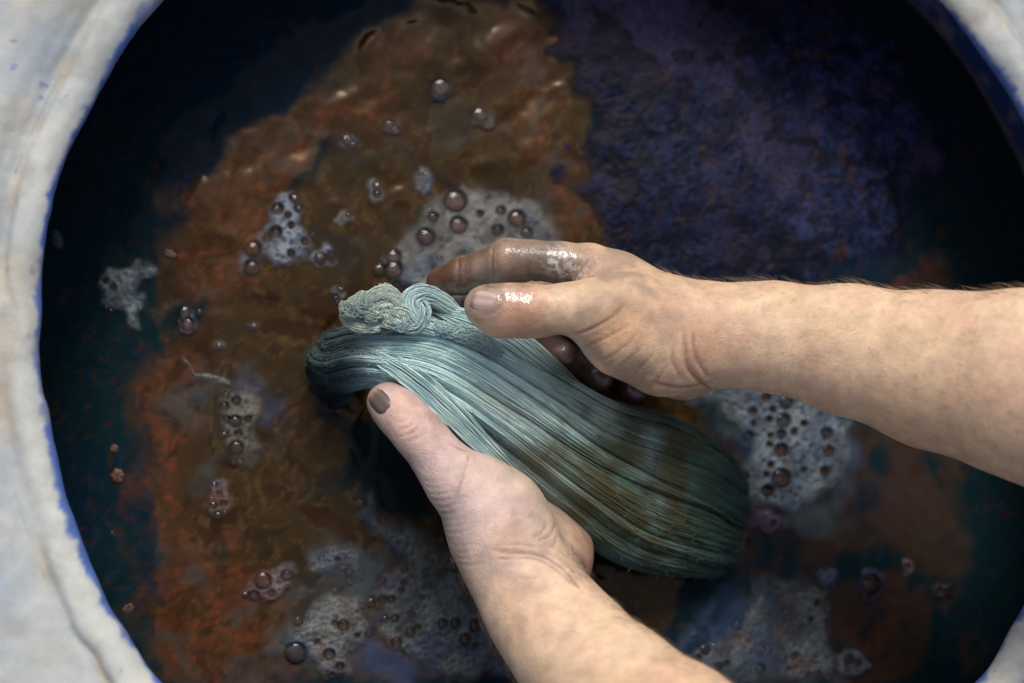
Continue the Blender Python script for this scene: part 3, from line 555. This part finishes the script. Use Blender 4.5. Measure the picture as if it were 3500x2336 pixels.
def upper_arm_hand(person):
    H = .0
    ch = [
        ([(4300, 1530, .225, 50), (3820, 1400, .185, 47), (3500, 1312, .163, 41.5), (3200, 1265, .140, 35.5), (2900, 1196, .122, 29.5), (2640, 1152, .108, 25), (2460, 1144, .100, 23)], 10),
        ([(2460, 1144, .100, 22.5), (2340, 1098, .097, 17), (2230, 1052, .095, 15), (2110, 964, .091, 12.5), (2012, 908, .088, 10.2)], 12),
        ([(2440, 1150, .092, 19), (2400, 1120, .085, 16), (2035, 940, .066, 11)], 10), ([(2440, 1160, .085, 18), (2400, 1150, .075, 16), (2060, 975, .046, 10.5)], 10),
        ([(2440, 1170, .08, 16), (2390, 1190, .068, 15), (2095, 1010, .032, 9.5)], 10),
        ([(2430, 1185, .086, 18), (2330, 1232, .070, 18), (2200, 1190, .058, 14)], 9),
        ([(2420, 1150, .100, 21), (2270, 1190, .103, 21.5), (2130, 1140, .108, 19), (2030, 1085, .112, 14)], 9),
        ([(2300, 1080, .108, 13), (2150, 1040, .112, 12.5), (2020, 1048, .115, 11.8)], 10),
        ([(2060, 1058, .114, 12.6), (1930, 1054, .117, 10.5), (1800, 1060, .117, 11.2, .88, VIEW), (1720, 1058, .116, 11.0, .82, VIEW), (1655, 1045, .114, 9.4)], 6),
        ([(1840, 1085, .112, 9), (1700, 1075, .110, 9), (1670, 1055, .110, 8)], 6),
        ([(2012, 908, .088, 10.4), (1910, 898, .087, 9.8), (1820, 890, .086, 9.4), (1735, 893, .084, 10.6), (1655, 920, .077, 8.8), (1585, 943, .069, 9.0), (1508, 966, .058, 7.7)], 4),
        ([(2150, 1000, .098, 12), (2030, 985, .098, 8)], 8), ([(2360, 1072, .1165, 4.2), (2170, 1038, .1215, 4.2), (2040, 1044, .1245, 4)], 5), ([(2330, 1040, .106, 4), (2150, 955, .1015, 4), (2020, 895, .0975, 4.2)], 5),
        ([(2035, 940, .066, 11), (1850, 1010, .040, 9.4), (1850, 1170, .044, 8.6), (1922, 1214, .062, 7.6)], 4),
        ([(2060, 975, .046, 10.5), (1930, 1070, .018, 9.2), (1970, 1230, .032, 8.4), (2048, 1288, .056, 8.0)], 4),
        ([(2095, 1010, .032, 9.5), (2060, 1140, .012, 8.2), (2100, 1280, .030, 7.4), (2164, 1338, .050, 6.9)], 4)]
    V, F = body_from(ch); N = vnormals(V, F); S = Surf(V, F)
    lines = [([(1955, 1145), (2020, 1125), (2090, 1085), (2130, 1045)], .7, .5), ([(1990, 1190), (2080, 1150), (2150, 1110)], .4, .5), ([(2060, 1235), (2140, 1180), (2180, 1130)], .35, .5), ([(2110, 1260), (2200, 1180)], .35, .5), ([(2160, 1290), (2240, 1200)], .35, .5), ([(2230, 1320), (2270, 1260), (2262, 1210)], .4, .6),
             ([(2340, 1130), (2345, 1200), (2360, 1270), (2430, 1335)], .8, .9), ([(2370, 1140), (2380, 1220), (2420, 1290)], .6, .8), ([(2310, 1150), (2300, 1230), (2330, 1300)], .4, .7), ([(2230, 1310), (2330, 1325), (2420, 1310)], .7, .9),
             ([(1812, 985), (1806, 1020), (1815, 1055)], .35, .5), ([(1790, 985), (1784, 1020), (1792, 1050)], .3, .5), ([(1770, 985), (1765, 1015), (1770, 1045)], .3, .5), ([(1835, 985), (1830, 1015), (1832, 1040)], .25, .5), ([(1750, 990), (1748, 1012), (1752, 1035)], .25, .45),
             ([(1570, 880), (1566, 930), (1572, 990)], .5, .6), ([(1686, 840), (1682, 900), (1690, 960)], .55, .6), ([(1804, 900), (1808, 935), (1820, 970)], .4, .6), ([(1700, 840), (1698, 890), (1704, 950)], .35, .5)]
    for cx, cy, rx, ry in ((1657, 1025, 54, 47), (1657, 1025, 60, 53)):
        lines.append(([(cx + rx * math.cos(a), cy + ry * math.sin(a)) for a in np.linspace(-1.9, 1.9, 14)], .35, .45))
    for k in range(9):
        x = 1885 + k * 15; lines.append(([(x, 880 + k * 2), (x - 8 + 4 * (k % 3), 920), (x + 6, 962)], .3, .4))
    for k in range(7): lines.append(([(2300 + k * 26, 1130 - k * 4), (2290 + k * 26, 1180)], .12, .8))
    def colf(V, c):
        hx = 1 - sstep(P(2150, 1100, .1)[0], P(2500, 1100, .1)[0], V[:, 0]); c = mixc(c, lin((138, 118, 102)), hx * (.15 + .55 * sstep(.42, .68, fbm(V * 75, 4, 811)))); c = mixc(c, lin((190, 122, 104)), np.clip(near(V, 1735, 893, .09, 9) + near(V, 2012, 905, .098, 11) + near(V, 1800, 1055, .126, 8), 0, 1) * .35)
        fing = sum(near(V, x, y, z, r) for x, y, z, r in ((1890, 898, .09, 15), (1760, 905, .085, 15), (1660, 920, .078, 14), (1580, 940, .07, 14), (1500, 955, .06, 14))); fing = np.clip(fing, 0, 1)
        c = mixc(c, STAIN, fing * (.45 + .5 * fbm(V * 150, 3, 821))); c = mixc(c, BROWNF, np.clip(near(V, 1490, 955, .058, 20) + near(V, 1590, 955, .066, 17), 0, 1) * .85)
        c = mixc(c, STAIN, near(V, 1950, 925, .095, 11) * .6 * sstep(.35, .6, fbm(V * 260, 3, 823)))
        low = sum(near(V, x, y, z, 12) for x, y, z in ((1922, 1216, .062), (2048, 1290, .056), (2162, 1338, .05), (1860, 1150, .044), (1970, 1220, .032), (2090, 1260, .028), (1860, 1050, .038), (1940, 1090, .02))); low = np.clip(low * 1.3, 0, 1)
        c = mixc(c, lin((120, 92, 80)), np.clip(sum(near(V, x, y, z, 24) for x, y, z in ((1922, 1216, .05), (2048, 1290, .04), (2162, 1338, .035), (1880, 1100, .04))), 0, 1) * .8); c = mixc(c, PURP, low * .95); c = mixc(c, lin((104, 62, 44)), np.clip(near(V, 2060, 1310, .062, 6) + near(V, 2150, 1335, .056, 5) + near(V, 1935, 1230, .066, 5), 0, 1) * .6)
        c = mixc(c, lin((196, 132, 92)), np.clip(near(V, 1700, 1090, .112, 14) + near(V, 1780, 1080, .118, 11), 0, 1) * .6)
        c = mixc(c, OCH, np.clip(near(V, 2140, 1110, .125, 12) + near(V, 2060, 1140, .12, 9), 0, 1) * .45); c = mixc(c, lin((170, 116, 88)), np.clip(near(V, 2380, 1150, .118, 16) + near(V, 2340, 1200, .11, 12), 0, 1) * .5)
        c = mixc(c, lin((150, 146, 138)), near(V, 1975, 1180, .11, 8) * .6)
        painted_glint = np.clip(near(V, 1950, 915, .1, 9) + near(V, 1900, 890, .095, 6), 0, 1) * sstep(.5, .6, fbm(V * 620, 3, 829)); c = mixc(c, lin((226, 226, 222)), painted_glint * .6)  # white flecks paint the wet knuckle's glint into the skin colour
        c = mixc(c, lin((78, 70, 66)), np.clip(near(V, 1655, 1025, .124, 9.0) * 1.4 - near(V, 1655, 1025, .124, 5) * 1.2, 0, 1) * .7)
        return mixc(c, lin((120, 108, 96)), sstep(.55, .72, fbm(V * 90, 4, 831)) * np.clip(near(V, 1800, 1050, .118, 24) + near(V, 2000, 950, .1, 20), 0, 1) * .4)
    def wetf(V): return np.clip(sum(near(V, x, y, z, r) for x, y, z, r in ((1760, 1020, .125, 14), (1650, 1040, .12, 13), (1940, 915, .095, 12), (1600, 930, .07, 20), (1500, 950, .06, 18), (1720, 900, .08, 14), (1922, 1216, .062, 14), (2048, 1290, .056, 14), (2162, 1338, .05, 14))), 0, 1)
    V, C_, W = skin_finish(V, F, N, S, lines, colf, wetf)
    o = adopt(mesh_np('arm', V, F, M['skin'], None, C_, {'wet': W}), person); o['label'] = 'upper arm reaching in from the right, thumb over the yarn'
    nail(o, S, (1655, 1025), (-1, -.1), 6.6, 6.0, (176, 148, 136), (120, 96, 82))
    px, py = to_px(V); fac = N @ VIEW
    fur(o, V, N, (px > 2250) & (px < 3560) & (fac < .35) & (fac > -.5) & (py < 1100), 520, .0085, cr * -.9 + cu * .4, 3, (150, 124, 92))
    fur(o, V, N, (px > 2400) & (px < 3560) & (fac > .2), 420, .005, cr * -.6 - cu * .5, 5, (176, 140, 104), .25)
    return o
def lower_arm_hand(person):
    ch = [([(2950, 3200, .235, 44), (2620, 2860, .195, 39), (2300, 2545, .158, 33.5), (2105, 2372, .132, 29.5), (1945, 2205, .108, 26.5), (1850, 2085, .094, 24.5), (1800, 2000, .085, 23.5)], 10),
          ([(1800, 2000, .085, 22), (1735, 1885, .082, 22.5), (1685, 1780, .080, 22), (1630, 1690, .080, 18)], 9),
          ([(1785, 1815, .078, 16), (1722, 1745, .078, 17), (1622, 1660, .080, 14)], 8),
          ([(1690, 1750, .082, 19), (1555, 1640, .084, 14), (1500, 1570, .084, 11.7), (1462, 1520, .084, 10.4), (1420, 1472, .083, 10.9), (1360, 1412, .080, 10.0), (1316, 1374, .077, 8.8)], 6),
          ([(1450, 1490, .080, 9.5), (1370, 1400, .076, 9.2), (1335, 1378, .075, 8)], 6),
          ([(1850, 2000, .075, 17), (1892, 1915, .056, 16), (1900, 1862, .044, 14.5), (1855, 1795, .045, 13)], 14), ([(1800, 2000, .08, 20), (1830, 1900, .062, 20), (1800, 1760, .05, 16)], 9),
          ([(1800, 1900, .065, 15), (1660, 1610, .048, 11), (1850, 1505, .028, 9), (1980, 1462, .022, 8.3), (2080, 1450, .026, 7.4)], 5),
          ([(1830, 1900, .06, 15), (1745, 1665, .043, 11), (1960, 1570, .024, 9), (2100, 1540, .018, 8.3), (2200, 1530, .022, 7.5)], 5),
          ([(1860, 1910, .056, 15), (1835, 1735, .038, 10.5), (2050, 1650, .020, 8.6), (2180, 1630, .016, 8), (2270, 1620, .02, 7.2)], 5),
          ([(1880, 1900, .052, 15), (1905, 1800, .034, 10), (2080, 1740, .018, 7.8), (2180, 1720, .014, 7.2), (2240, 1710, .018, 6.6)], 5)]
    V, F = body_from(ch); N = vnormals(V, F); S = Surf(V, F)
    lines = [([(1605, 1550), (1597, 1580), (1580, 1640), (1550, 1720)], .45, .5), ([(1870, 1790), (1850, 1820), (1810, 1845)], .5, .5), ([(1900, 1790), (1880, 1830), (1830, 1850)], .5, .5), ([(1905, 1830), (1890, 1870), (1860, 1860)], .4, .5),
             ([(1690, 1885), (1780, 1890), (1850, 1900), (1920, 1940), (1990, 2020)], .95, .8), ([(1690, 1910), (1780, 1905), (1850, 1918), (1910, 1955), (1970, 2010)], .6, .6), ([(1760, 1970), (1810, 1975), (1850, 1965)], .5, .7), ([(1700, 1860), (1800, 1865), (1850, 1868)], .4, .6),
             ([(1362, 1470), (1400, 1455), (1412, 1430)], .5, .5), ([(1372, 1490), (1410, 1478), (1430, 1450)], .55, .55), ([(1385, 1510), (1430, 1495), (1460, 1465)], .35, .5), ([(1355, 1450), (1385, 1438), (1395, 1425)], .35, .45), ([(1530, 1510), (1560, 1530), (1600, 1545)], .5, .7), ([(1760, 1800), (1800, 1770), (1830, 1760)], .2, .5), ([(1770, 1830), (1815, 1800)], .2, .5)]
    for k in range(14):
        y = 1640 + k * 22; x = 1442 + k * 9.5; lines.append(([(x, y), (x + 40, y + 6), (x + 85, y - 4)], .2, .6))
    def colf(V, c):
        hx = sstep(P(1900, 2080, .09)[1], P(1800, 1900, .09)[1], V[:, 1]); c = mixc(c, lin((140, 122, 114)), hx * (.12 + .5 * sstep(.44, .68, fbm(V * 75, 4, 813))))
        c = mixc(c, lin((206, 180, 172)), np.clip(near(V, 1650, 1700, .1, 34) + near(V, 1520, 1600, .095, 22), 0, 1) * .75)
        c = mixc(c, lin((205, 165, 158)), np.clip(near(V, 1400, 1460, .09, 16) + near(V, 1340, 1350, .08, 10), 0, 1) * .7); c = mixc(c, lin((150, 132, 126)), np.clip(near(V, 1310, 1340, .08, 7) + near(V, 1290, 1420, .07, 9), 0, 1) * .6)
        c = mixc(c, lin((150, 110, 92)), np.clip(near(V, 1985, 1840, .05, 14), 0, 1) * .7); c = mixc(c, lin((194, 132, 116)), np.clip(near(V, 1985, 1930, .06, 13) + near(V, 1960, 1980, .07, 10), 0, 1) * .7); c = mixc(c, lin((200, 142, 100)), near(V, 1730, 1850, .1, 9) * .5)  # brown on the palm heel paints in its shade
        c = mixc(c, lin((132, 116, 106)), np.clip(near(V, 1550, 1780, .085, 9) + near(V, 1590, 1880, .085, 9), 0, 1) * .45); c = mixc(c, lin((132, 120, 118)), np.clip(near(V, 1885, 1840, .085, 6), 0, 1) * .5)
        c = mixc(c, lin((176, 166, 140)), np.clip(near(V, 1760, 1610, .09, 9) + near(V, 1840, 1700, .09, 9), 0, 1) * .5)
        c = mixc(c, lin((112, 98, 96)), sstep(.5, .7, fbm(V * 80, 4, 833)) * np.clip(near(V, 1330, 1390, .08, 18) + near(V, 1420, 1500, .085, 15), 0, 1) * .55)
        low = np.clip(sum(near(V, x, y, z, 26) for x, y, z in ((1900, 1500, .025), (2050, 1460, .02), (2100, 1560, .02), (2200, 1640, .02), (2150, 1730, .02), (1960, 1690, .02))), 0, 1); return mixc(c, PURP, low * .9)
    def wetf(V): return np.clip(near(V, 1290, 1320, .075, 9) * .8 + near(V, 1985, 1900, .05, 16) * .5, 0, 1)
    V, C_, W = skin_finish(V, F, N, S, lines, colf, wetf)
    o = adopt(mesh_np('arm', V, F, M['skin'], None, C_, {'wet': W}), person); o['label'] = 'lower arm from the bottom edge, palm cupping the yarn'
    nail(o, S, (1298, 1376), (-.62, -.7), 7.0, 5.8, (92, 76, 70), (140, 104, 88))
    px, py = to_px(V); fac = N @ VIEW
    fur(o, V, N, (py > 1880) & (py < 2420) & (fac < .35) & (fac > -.5) & (px < 2000), 750, .0075, -cu * .7 - cr * .5, 13)
    fur(o, V, N, (py > 2030) & (py < 2420) & (fac < .3) & (fac > -.5) & (px > 2000), 500, .005, -cu * .6 + cr * .5, 14)
    return o
person = empty('person', P(2000, 1500, .05))
tag(person, 'person with bare wet forearms dipping a yarn skein, only the two arms in view', 'person')
upper_arm_hand(person); lower_arm_hand(person)

# ------------------------------------------------------------------ yarn skein
SP = [(1175, 1320, -.012, 120), (1160, 1270, .014, 108), (1200, 1228, .042, 104), (1300, 1210, .058, 112), (1500, 1240, .064, 165), (1750, 1390, .064, 186), (1990, 1556, .056, 212), (2192, 1664, .040, 264), (2360, 1732, .024, 250), (2450, 1778, .006, 218), (2470, 1788, -.02, 190)]
sp_c = np.array([P(x, y, z) for x, y, z, w in SP]); sp_w = np.array([w / 6700. for *_, w in SP])
NS = 72
spine = catmull(sp_c, NS); half = catmull(np.c_[sp_w, sp_w], NS)[:, 0] * (.95 + .12 * noise(np.c_[np.linspace(0, 9, NS), np.zeros(NS)], 3))
tang = np.gradient(spine, axis=0); tang /= np.linalg.norm(tang, axis=1)[:, None]
side = np.cross(np.tile([0, 0, 1.], (NS, 1)), tang)
avg = side[NS // 2] / np.linalg.norm(side[NS // 2]); side = np.where((np.linalg.norm(side, axis=1) > .35)[:, None], side, avg); side /= np.linalg.norm(side, axis=1)[:, None]
for _ in range(6): side[1:-1] = (side[:-2] + side[1:-1] + side[2:]) / 3
side /= np.linalg.norm(side, axis=1)[:, None]; upn = np.cross(tang, side); upn /= np.linalg.norm(upn, axis=1)[:, None]
uu = np.linspace(0, 1, NS)
BANDS = np.array([-1.0, -.74, -.5, -.16, .14, .5, .78, 1.0])      # plies; + is towards the image top
THICK = .0145 + .005 * np.sin(np.pi * np.clip(uu * 1.1, 0, 1)); THICK[:8] *= np.linspace(.7, 1, 8); THICK[-8:] *= np.linspace(1, .7, 8)
def band_edges(u):
    return [b + (.06 * math.sin(3.1 * u + i * 1.9) + .05 * math.sin(7.3 * u + i * 2.7)) * (1 - abs(b)) * 1.6 for i, b in enumerate(BANDS)]
EDG = np.array([band_edges(u) for u in uu])
RIDGE = np.array([[.0022 + .0052 * noise(np.array([[b * 3.3, u * 5]]), 5)[0] for b in range(len(BANDS) - 1)] for u in uu])
RIDGE *= (.35 + .65 * sstep(.12, .3, uu))[:, None]
def skh(v, I):
    """height of the skein surface above its spine at cross position v of station I (arrays)"""
    v = np.asarray(v, float); I = np.broadcast_to(np.asarray(I), v.shape); base = THICK[I] * np.sqrt(np.clip(1 - np.minimum(1, np.abs(v)) ** 2.4, 0, 1))
    e = EDG[I]; j = np.clip((v[..., None] >= e).sum(-1) - 1, 0, len(BANDS) - 2)
    e0 = np.take_along_axis(e, j[..., None], -1)[..., 0]; e1 = np.take_along_axis(e, j[..., None] + 1, -1)[..., 0]
    t = (v - e0) / (e1 - e0) * 2 - 1; A = np.take_along_axis(RIDGE[I], j[..., None], -1)[..., 0]
    fold = fbm(np.c_[v.ravel() * 3.2 + I.ravel() / NS * 3, I.ravel() / NS * 5.], 3, 17).reshape(v.shape) - .5
    return base + A * (np.sqrt(np.clip(1 - np.minimum(1, np.abs(t)) ** 2.2, 0, 1)) - .75) + fold * .008 * np.sqrt(np.clip(1 - v * v, 0, 1))
def tubes(paths, rads, cols, name, parent, mat='yarn', ns=4):
    vv, ff, cc = [], [], []; base = 0
    for p, r, c in zip(paths, rads, cols):
        n = len(p); t = np.gradient(p, axis=0); t /= np.linalg.norm(t, axis=1)[:, None] + 1e-12
        ref = np.array([.13, .21, .97]); s = np.cross(t, ref); s /= np.linalg.norm(s, axis=1)[:, None] + 1e-9; b = np.cross(t, s)
        a = np.arange(ns) / ns * 2 * np.pi; rr = r if np.ndim(r) else np.full(n, r)
        ring = p[:, None] + (s[:, None] * np.cos(a)[None, :, None] + b[:, None] * np.sin(a)[None, :, None]) * rr[:, None, None]
        vv.append(ring.reshape(-1, 3)); i = np.arange(n - 1)[:, None] * ns; j = np.arange(ns)[None]
        ff.append(np.stack([i + j, i + (j + 1) % ns, i + ns + (j + 1) % ns, i + ns + j], -1).reshape(-1, 4) + base); base += n * ns
        cc.append(np.repeat(c, ns, 0))
    o = adopt(mesh_np(name, np.vstack(vv), np.vstack(ff), M[mat], None, np.vstack(cc)), parent); o['kind'] = 'stuff'; return o
PALE = lin((200, 222, 216)); PBLUE = lin((138, 174, 178)); CREAM = lin((200, 208, 186)); GREEN = lin((104, 128, 114)); OLV = lin((88, 88, 64)); DGR = lin((58, 82, 76)); BRN = lin((90, 84, 58)); DKT = lin((42, 54, 54))
def dye(p, seed_, tone):
    """yarn colour: oxidised pale blue where it has been out longest, green brown where it is still wet with the bath; shade is painted onto the wet tail"""
    g = fbm(p * 38, 3, 901); g2 = fbm(p * np.array([90, 90, 90]), 3, 905)
    e = P(1200, 1150, .06); d = P(2500, 1800, 0) - e; L = np.linalg.norm(d); s = (p - e) @ (d / L) / L
    wet = sstep(.28, .62, s + (g - .5) * .5 + (tone - .5) * .16); deep = sstep(.62, .95, s + (g - .5) * .4)
    c = mixc(mixc(PALE, PBLUE, np.clip(tone * .6 + sstep(.45, .7, g2) * .5 - .1, 0, 1) * np.ones(len(p))), CREAM, sstep(.5, .8, fbm(p * 60, 2, 907)) * .7)
    w = mixc(mixc(GREEN, OLV, sstep(.35, .6, g2)), BRN, sstep(.5, .68, fbm(p * 50, 3, 909)) * .8); w = mixc(w, DGR, deep * .85)
    tone = np.asarray(tone, float) * np.ones(len(p)); c = mixc(c, w, wet); tail = 1 - sstep(P(1140, 1200, .05)[0], P(1330, 1200, .05)[0], p[:, 0] + (g - .5) * .012); c = mixc(c, DKT, tail * .93); return c * (.8 + .4 * tone)[:, None]  # left tail: wet yarn with its shadow put into the colour
def dye_many(paths, tones, mul, mixcol=None, mixamt=.65):
    n = [len(p) for p in paths]; c = dye(np.vstack(paths), 0, np.repeat(tones, n))
    if mixcol is not None: c = mixc(c, lin(mixcol), np.full(len(c), mixamt))
    return np.split(c * np.repeat(mul, n)[:, None], np.cumsum(n)[:-1])
def build_skein():
    root = empty('yarn_skein', spine[NS // 2] * np.array([1, 1, 0]) + np.array([0, 0, .03]))
    tag(root, 'wet skein of yarn, pale blue at its knotted end, olive green towards the bath', 'yarn')
    # solid heart of the skein
    nv = 44; aa = np.arange(nv) / nv * 2 * np.pi; II, AA = np.meshgrid(np.arange(NS), aa, indexing='ij'); v = np.cos(AA) * .96
    hg = np.where(np.sin(AA) >= 0, skh(v, II) - .0022, -THICK[II] * .8 * np.sqrt(np.clip(1 - v * v, 0, 1)))
    V = (spine[II] + side[II] * (v * half[II])[..., None] + upn[II] * hg[..., None]).reshape(-1, 3); f = []
    for i in range(NS - 1):
        for j in range(nv): f.append((i * nv + j, i * nv + (j + 1) % nv, (i + 1) * nv + (j + 1) % nv, (i + 1) * nv + j))
    adopt(mesh_np('core', V, np.array(f), M['yarn'], None, dye(V, 0, .25) * .4), root)  # core colour darkened to paint shade between the strands
    # plies: one part per band of strands, each band clumped into small wandering locks
    r = np.random.default_rng(21); ST = np.arange(NS)
    def smooth_noise(n, knots, amp):
        k = r.normal(0, amp, (n, knots)); x = np.linspace(0, knots - 1, NS); i = np.minimum(x.astype(int), knots - 2); t = x - i; t = t * t * (3 - 2 * t)
        return k[:, i] * (1 - t) + k[:, i + 1] * t
    for b in range(len(BANDS) - 1):
        wband = (BANDS[b + 1] - BANDS[b]); n = int(400 * wband / .3); nc = max(4, int(wband * 26)); cl = r.integers(0, nc, n)
        cc0 = (np.arange(nc) + .5) / nc; cw = smooth_noise(nc, 6, .06)[cl]; chh = smooth_noise(nc, 9, .00035)[cl]
        tt = cc0[cl][:, None] + cw + r.normal(0, 2.0 / nc, n)[:, None] + smooth_noise(n, 6, .035) + smooth_noise(n, 26, .006); tt = np.clip(tt, -.06, 1.06)
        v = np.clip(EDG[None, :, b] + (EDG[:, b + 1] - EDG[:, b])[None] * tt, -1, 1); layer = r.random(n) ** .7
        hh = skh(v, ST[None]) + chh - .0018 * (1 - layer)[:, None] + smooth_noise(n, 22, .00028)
        pp = spine[None] + side[None] * (v * half[None])[..., None] + upn[None] * hh[..., None]
        paths, rads, cols = [], [], []; ctone = r.random(nc)
        for k in range(n):
            i0 = 0 if r.random() < .6 else int(r.random() * 45); i1 = NS if r.random() < .6 else NS - int(r.random() * 45)
            if i1 - i0 < 10: continue
            p = pp[k, i0:i1]; tone = float(np.clip(.75 * r.random() + .25 * ctone[cl[k]], 0, 1)); paths.append(p); rads.append(.00013 + .00014 * r.random()); cols.append((tone, (.55 + .68 * layer[k]) * (.62 + .66 * r.random())))  # deeper strands get darker colour, painting in the shade of the gaps
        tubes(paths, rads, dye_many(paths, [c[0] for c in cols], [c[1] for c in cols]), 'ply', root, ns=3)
    # flank strands that wrap round the lower and upper sides
    paths, rads, cols = [], [], []
    for k in range(420):
        sgn = 1 if r.random() < .5 else -1; dep = r.random(); ph = r.random() * 6.28; p = np.empty((NS, 3))
        for i in range(NS):
            a = dep * 1.15 + .08 * math.sin(uu[i] * 14 + ph); p[i] = spine[i] + side[i] * sgn * half[i] * .985 * math.cos(a) - upn[i] * THICK[i] * .85 * math.sin(a)
        paths.append(p); rads.append(.0004); cols.append(r.random())
    tubes(paths, rads, dye_many(paths, cols, np.full(len(cols), .8)), 'flank_ply', root, ns=3)
    # loose locks lying across the top
    def lock(pts, n, spread, rad, name='loose_lock', curl=0., tone0=.5, bright=1., seedk=0, mixcol=None, twist=1.5, flat=.5):
        c = catmull(np.array([P(*q) for q in pts]), 46); rr = np.random.default_rng(seedk + 77); t = np.gradient(c, axis=0); t /= np.linalg.norm(t, axis=1)[:, None]
        s = np.cross(t, [0, 0, 1.]); s /= np.linalg.norm(s, axis=1)[:, None] + 1e-9; up = np.cross(s, t); q = np.linspace(0, 1, 46); ps, rs, cs = [], [], []; n = int(n)
        env = np.sin(np.pi * np.clip(q * .9 + .05, 0, 1)) ** (.45 if name == 'knot_coil' else .9); spread = spread * (1.2 if name == 'knot_coil' else 1.5); flat = flat if name == 'knot_coil' else flat * .8; n = n if name == 'knot_coil' else n * .7; curl = curl * .25 + .0002; twist = twist * .4
        for k in range(int(n * 1.2)):
            a0 = rr.random() * 6.28; rad0 = spread * math.sqrt(rr.random()); ph = rr.random() * 6.28; fr = 5 + 6 * rr.random()
            a = a0 + twist * q; off = (s * np.cos(a)[:, None] + up * np.sin(a)[:, None] * flat) * (rad0 * env)[:, None]
            cu_ = curl * (np.sin(q * fr * 6.28 + ph)[:, None] * s + np.cos(q * fr * 5.1 + ph)[:, None] * up * .6) * rr.random()
            p = c + off + cu_; cut = slice(int(rr.random() * 7), 46 - int(rr.random() * 9)); p = p[cut]; ps.append(p); rs.append(rad * (.8 + .5 * rr.random()))
            tone = rr.random(); cs.append((tone, bright * (.65 + .55 * tone)))
        tubes(ps, rs, dye_many(ps, [c[0] for c in cs], [c[1] for c in cs], mixcol), name, root, ns=3)
    lock([(1180, 1175, .068), (1290, 1215, .077), (1420, 1300, .083), (1560, 1430, .086), (1700, 1570, .082), (1850, 1690, .072)], 110, .0042, .00022, seedk=1, bright=1.05)
    lock([(1180, 1190, .06), (1330, 1275, .073), (1480, 1420, .073), (1620, 1560, .070), (1800, 1690, .060), (2000, 1830, .045)], 100, .0040, .00022, seedk=2, bright=.9)
    lock([(2250, 1420, .05), (2370, 1520, .042), (2450, 1630, .03), (2510, 1740, .012)], 110, .0050, .00022, seedk=7, bright=1.3)
    # knotted, curled end
    KC = (204, 216, 198); KB = (190, 214, 212)
    def knot(pts, n, spread, seedk, mixcol, bright, curl=.0008, flat=.55): lock(pts, n, spread, .00021, 'knot_coil', curl, seedk=seedk, mixcol=mixcol, bright=bright, flat=flat)
    knot([(1600, 1105, .080), (1520, 1040, .084), (1450, 1008, .087), (1405, 1030, .089), (1420, 1085, .088), (1480, 1120, .085), (1560, 1130, .082)], 230, .0046, 11, KB, .95)
    knot([(1410, 1020, .086), (1440, 1060, .089), (1420, 1110, .088), (1370, 1118, .087)], 150, .0042, 19, KB, .9)
    knot([(1345, 1095, .086), (1358, 1040, .090), (1325, 1005, .091), (1275, 1015, .090), (1255, 1050, .088)], 170, .0034, 12, KC, .95)
    knot([(1275, 1005, .084), (1212, 1040, .083), (1192, 1080, .082), (1225, 1112, .083), (1300, 1122, .086)], 200, .0038, 13, (208, 218, 194), .95)
    knot([(1210, 1090, .078), (1290, 1095, .082), (1370, 1090, .082), (1460, 1090, .080), (1560, 1125, .076)], 240, .0072, 15, (150, 172, 166), .55, .001)
    rk = np.random.default_rng(5)
    for k in range(26):        # crumpled tufts that make up the knot
        a = rk.random() * 6.28; q = math.sqrt(rk.random()); x, y = 1318 + 92 * q * math.cos(a), 1064 + 30 * q * math.sin(a); th = a + 1.57 + rk.normal(0, .6); cv = .9 + rk.normal(0, .5); L = 15 + 13 * rk.random(); pts = []
        zz = .0845 + .005 * math.sqrt(max(0, 1 - q * q)) + rk.random() * .002
        for j in range(5):
            pts.append((x, y, zz - .0012 * abs(j - 2))); x += L * math.cos(th); y += L * .7 * math.sin(th); th += cv * .5
        knot(pts, 44, .0026 + .0012 * rk.random(), 200 + k, (KC, (196, 212, 196), KB, (212, 218, 190))[k % 4], .7 + .4 * rk.random(), .0016)
    # crinkled return strand along the upper edge
    knot([(1470, 1115, .086), (1560, 1135, .088), (1650, 1172, .087), (1720, 1210, .083)], 170, .0036, 16, (168, 194, 192), .8, .005)
    lock([(1480, 1060, .082), (1600, 1095, .083), (1720, 1150, .081), (1850, 1250, .076), (1985, 1360, .066), (2110, 1410, .056)], 170, .0056, .00022, 'loose_lock', .0003, seedk=17, bright=1.0)
    knot([(2430, 1545, .034), (2465, 1590, .030), (2490, 1650, .022)], 70, .0035, 18, (120, 140, 120), .8, .005)
    # fuzz standing off the yarn, brightened to paint in droplet glints
    ps, rs, cs = [], [], []
    for k in range(4200):
        i = int(r.integers(6, NS - 6)); v = r.uniform(-1, 1); b = spine[i] + side[i] * v * half[i] + upn[i] * (float(skh(np.array(v), i)) + .0006)
        d = tang[i] * r.choice([-1, 1]) + side[i] * r.normal(0, .7) + upn[i] * abs(r.normal(.35, .3)); d /= np.linalg.norm(d); L = .0012 + .0028 * r.random()
        bend = side[i] * r.normal(0, .6) + tang[i] * r.normal(0, .5); p = np.array([b + d * L * t + bend * L * t * t * .6 for t in (0, .33, .66, 1)]); ps.append(p); rs.append(np.array([.00011, .0001, .00008, .00003])); cs.append(.9)
    tubes(ps, rs, dye_many(ps, cs, np.full(len(cs), 1.25)), 'fuzz', root, ns=3)
build_skein()
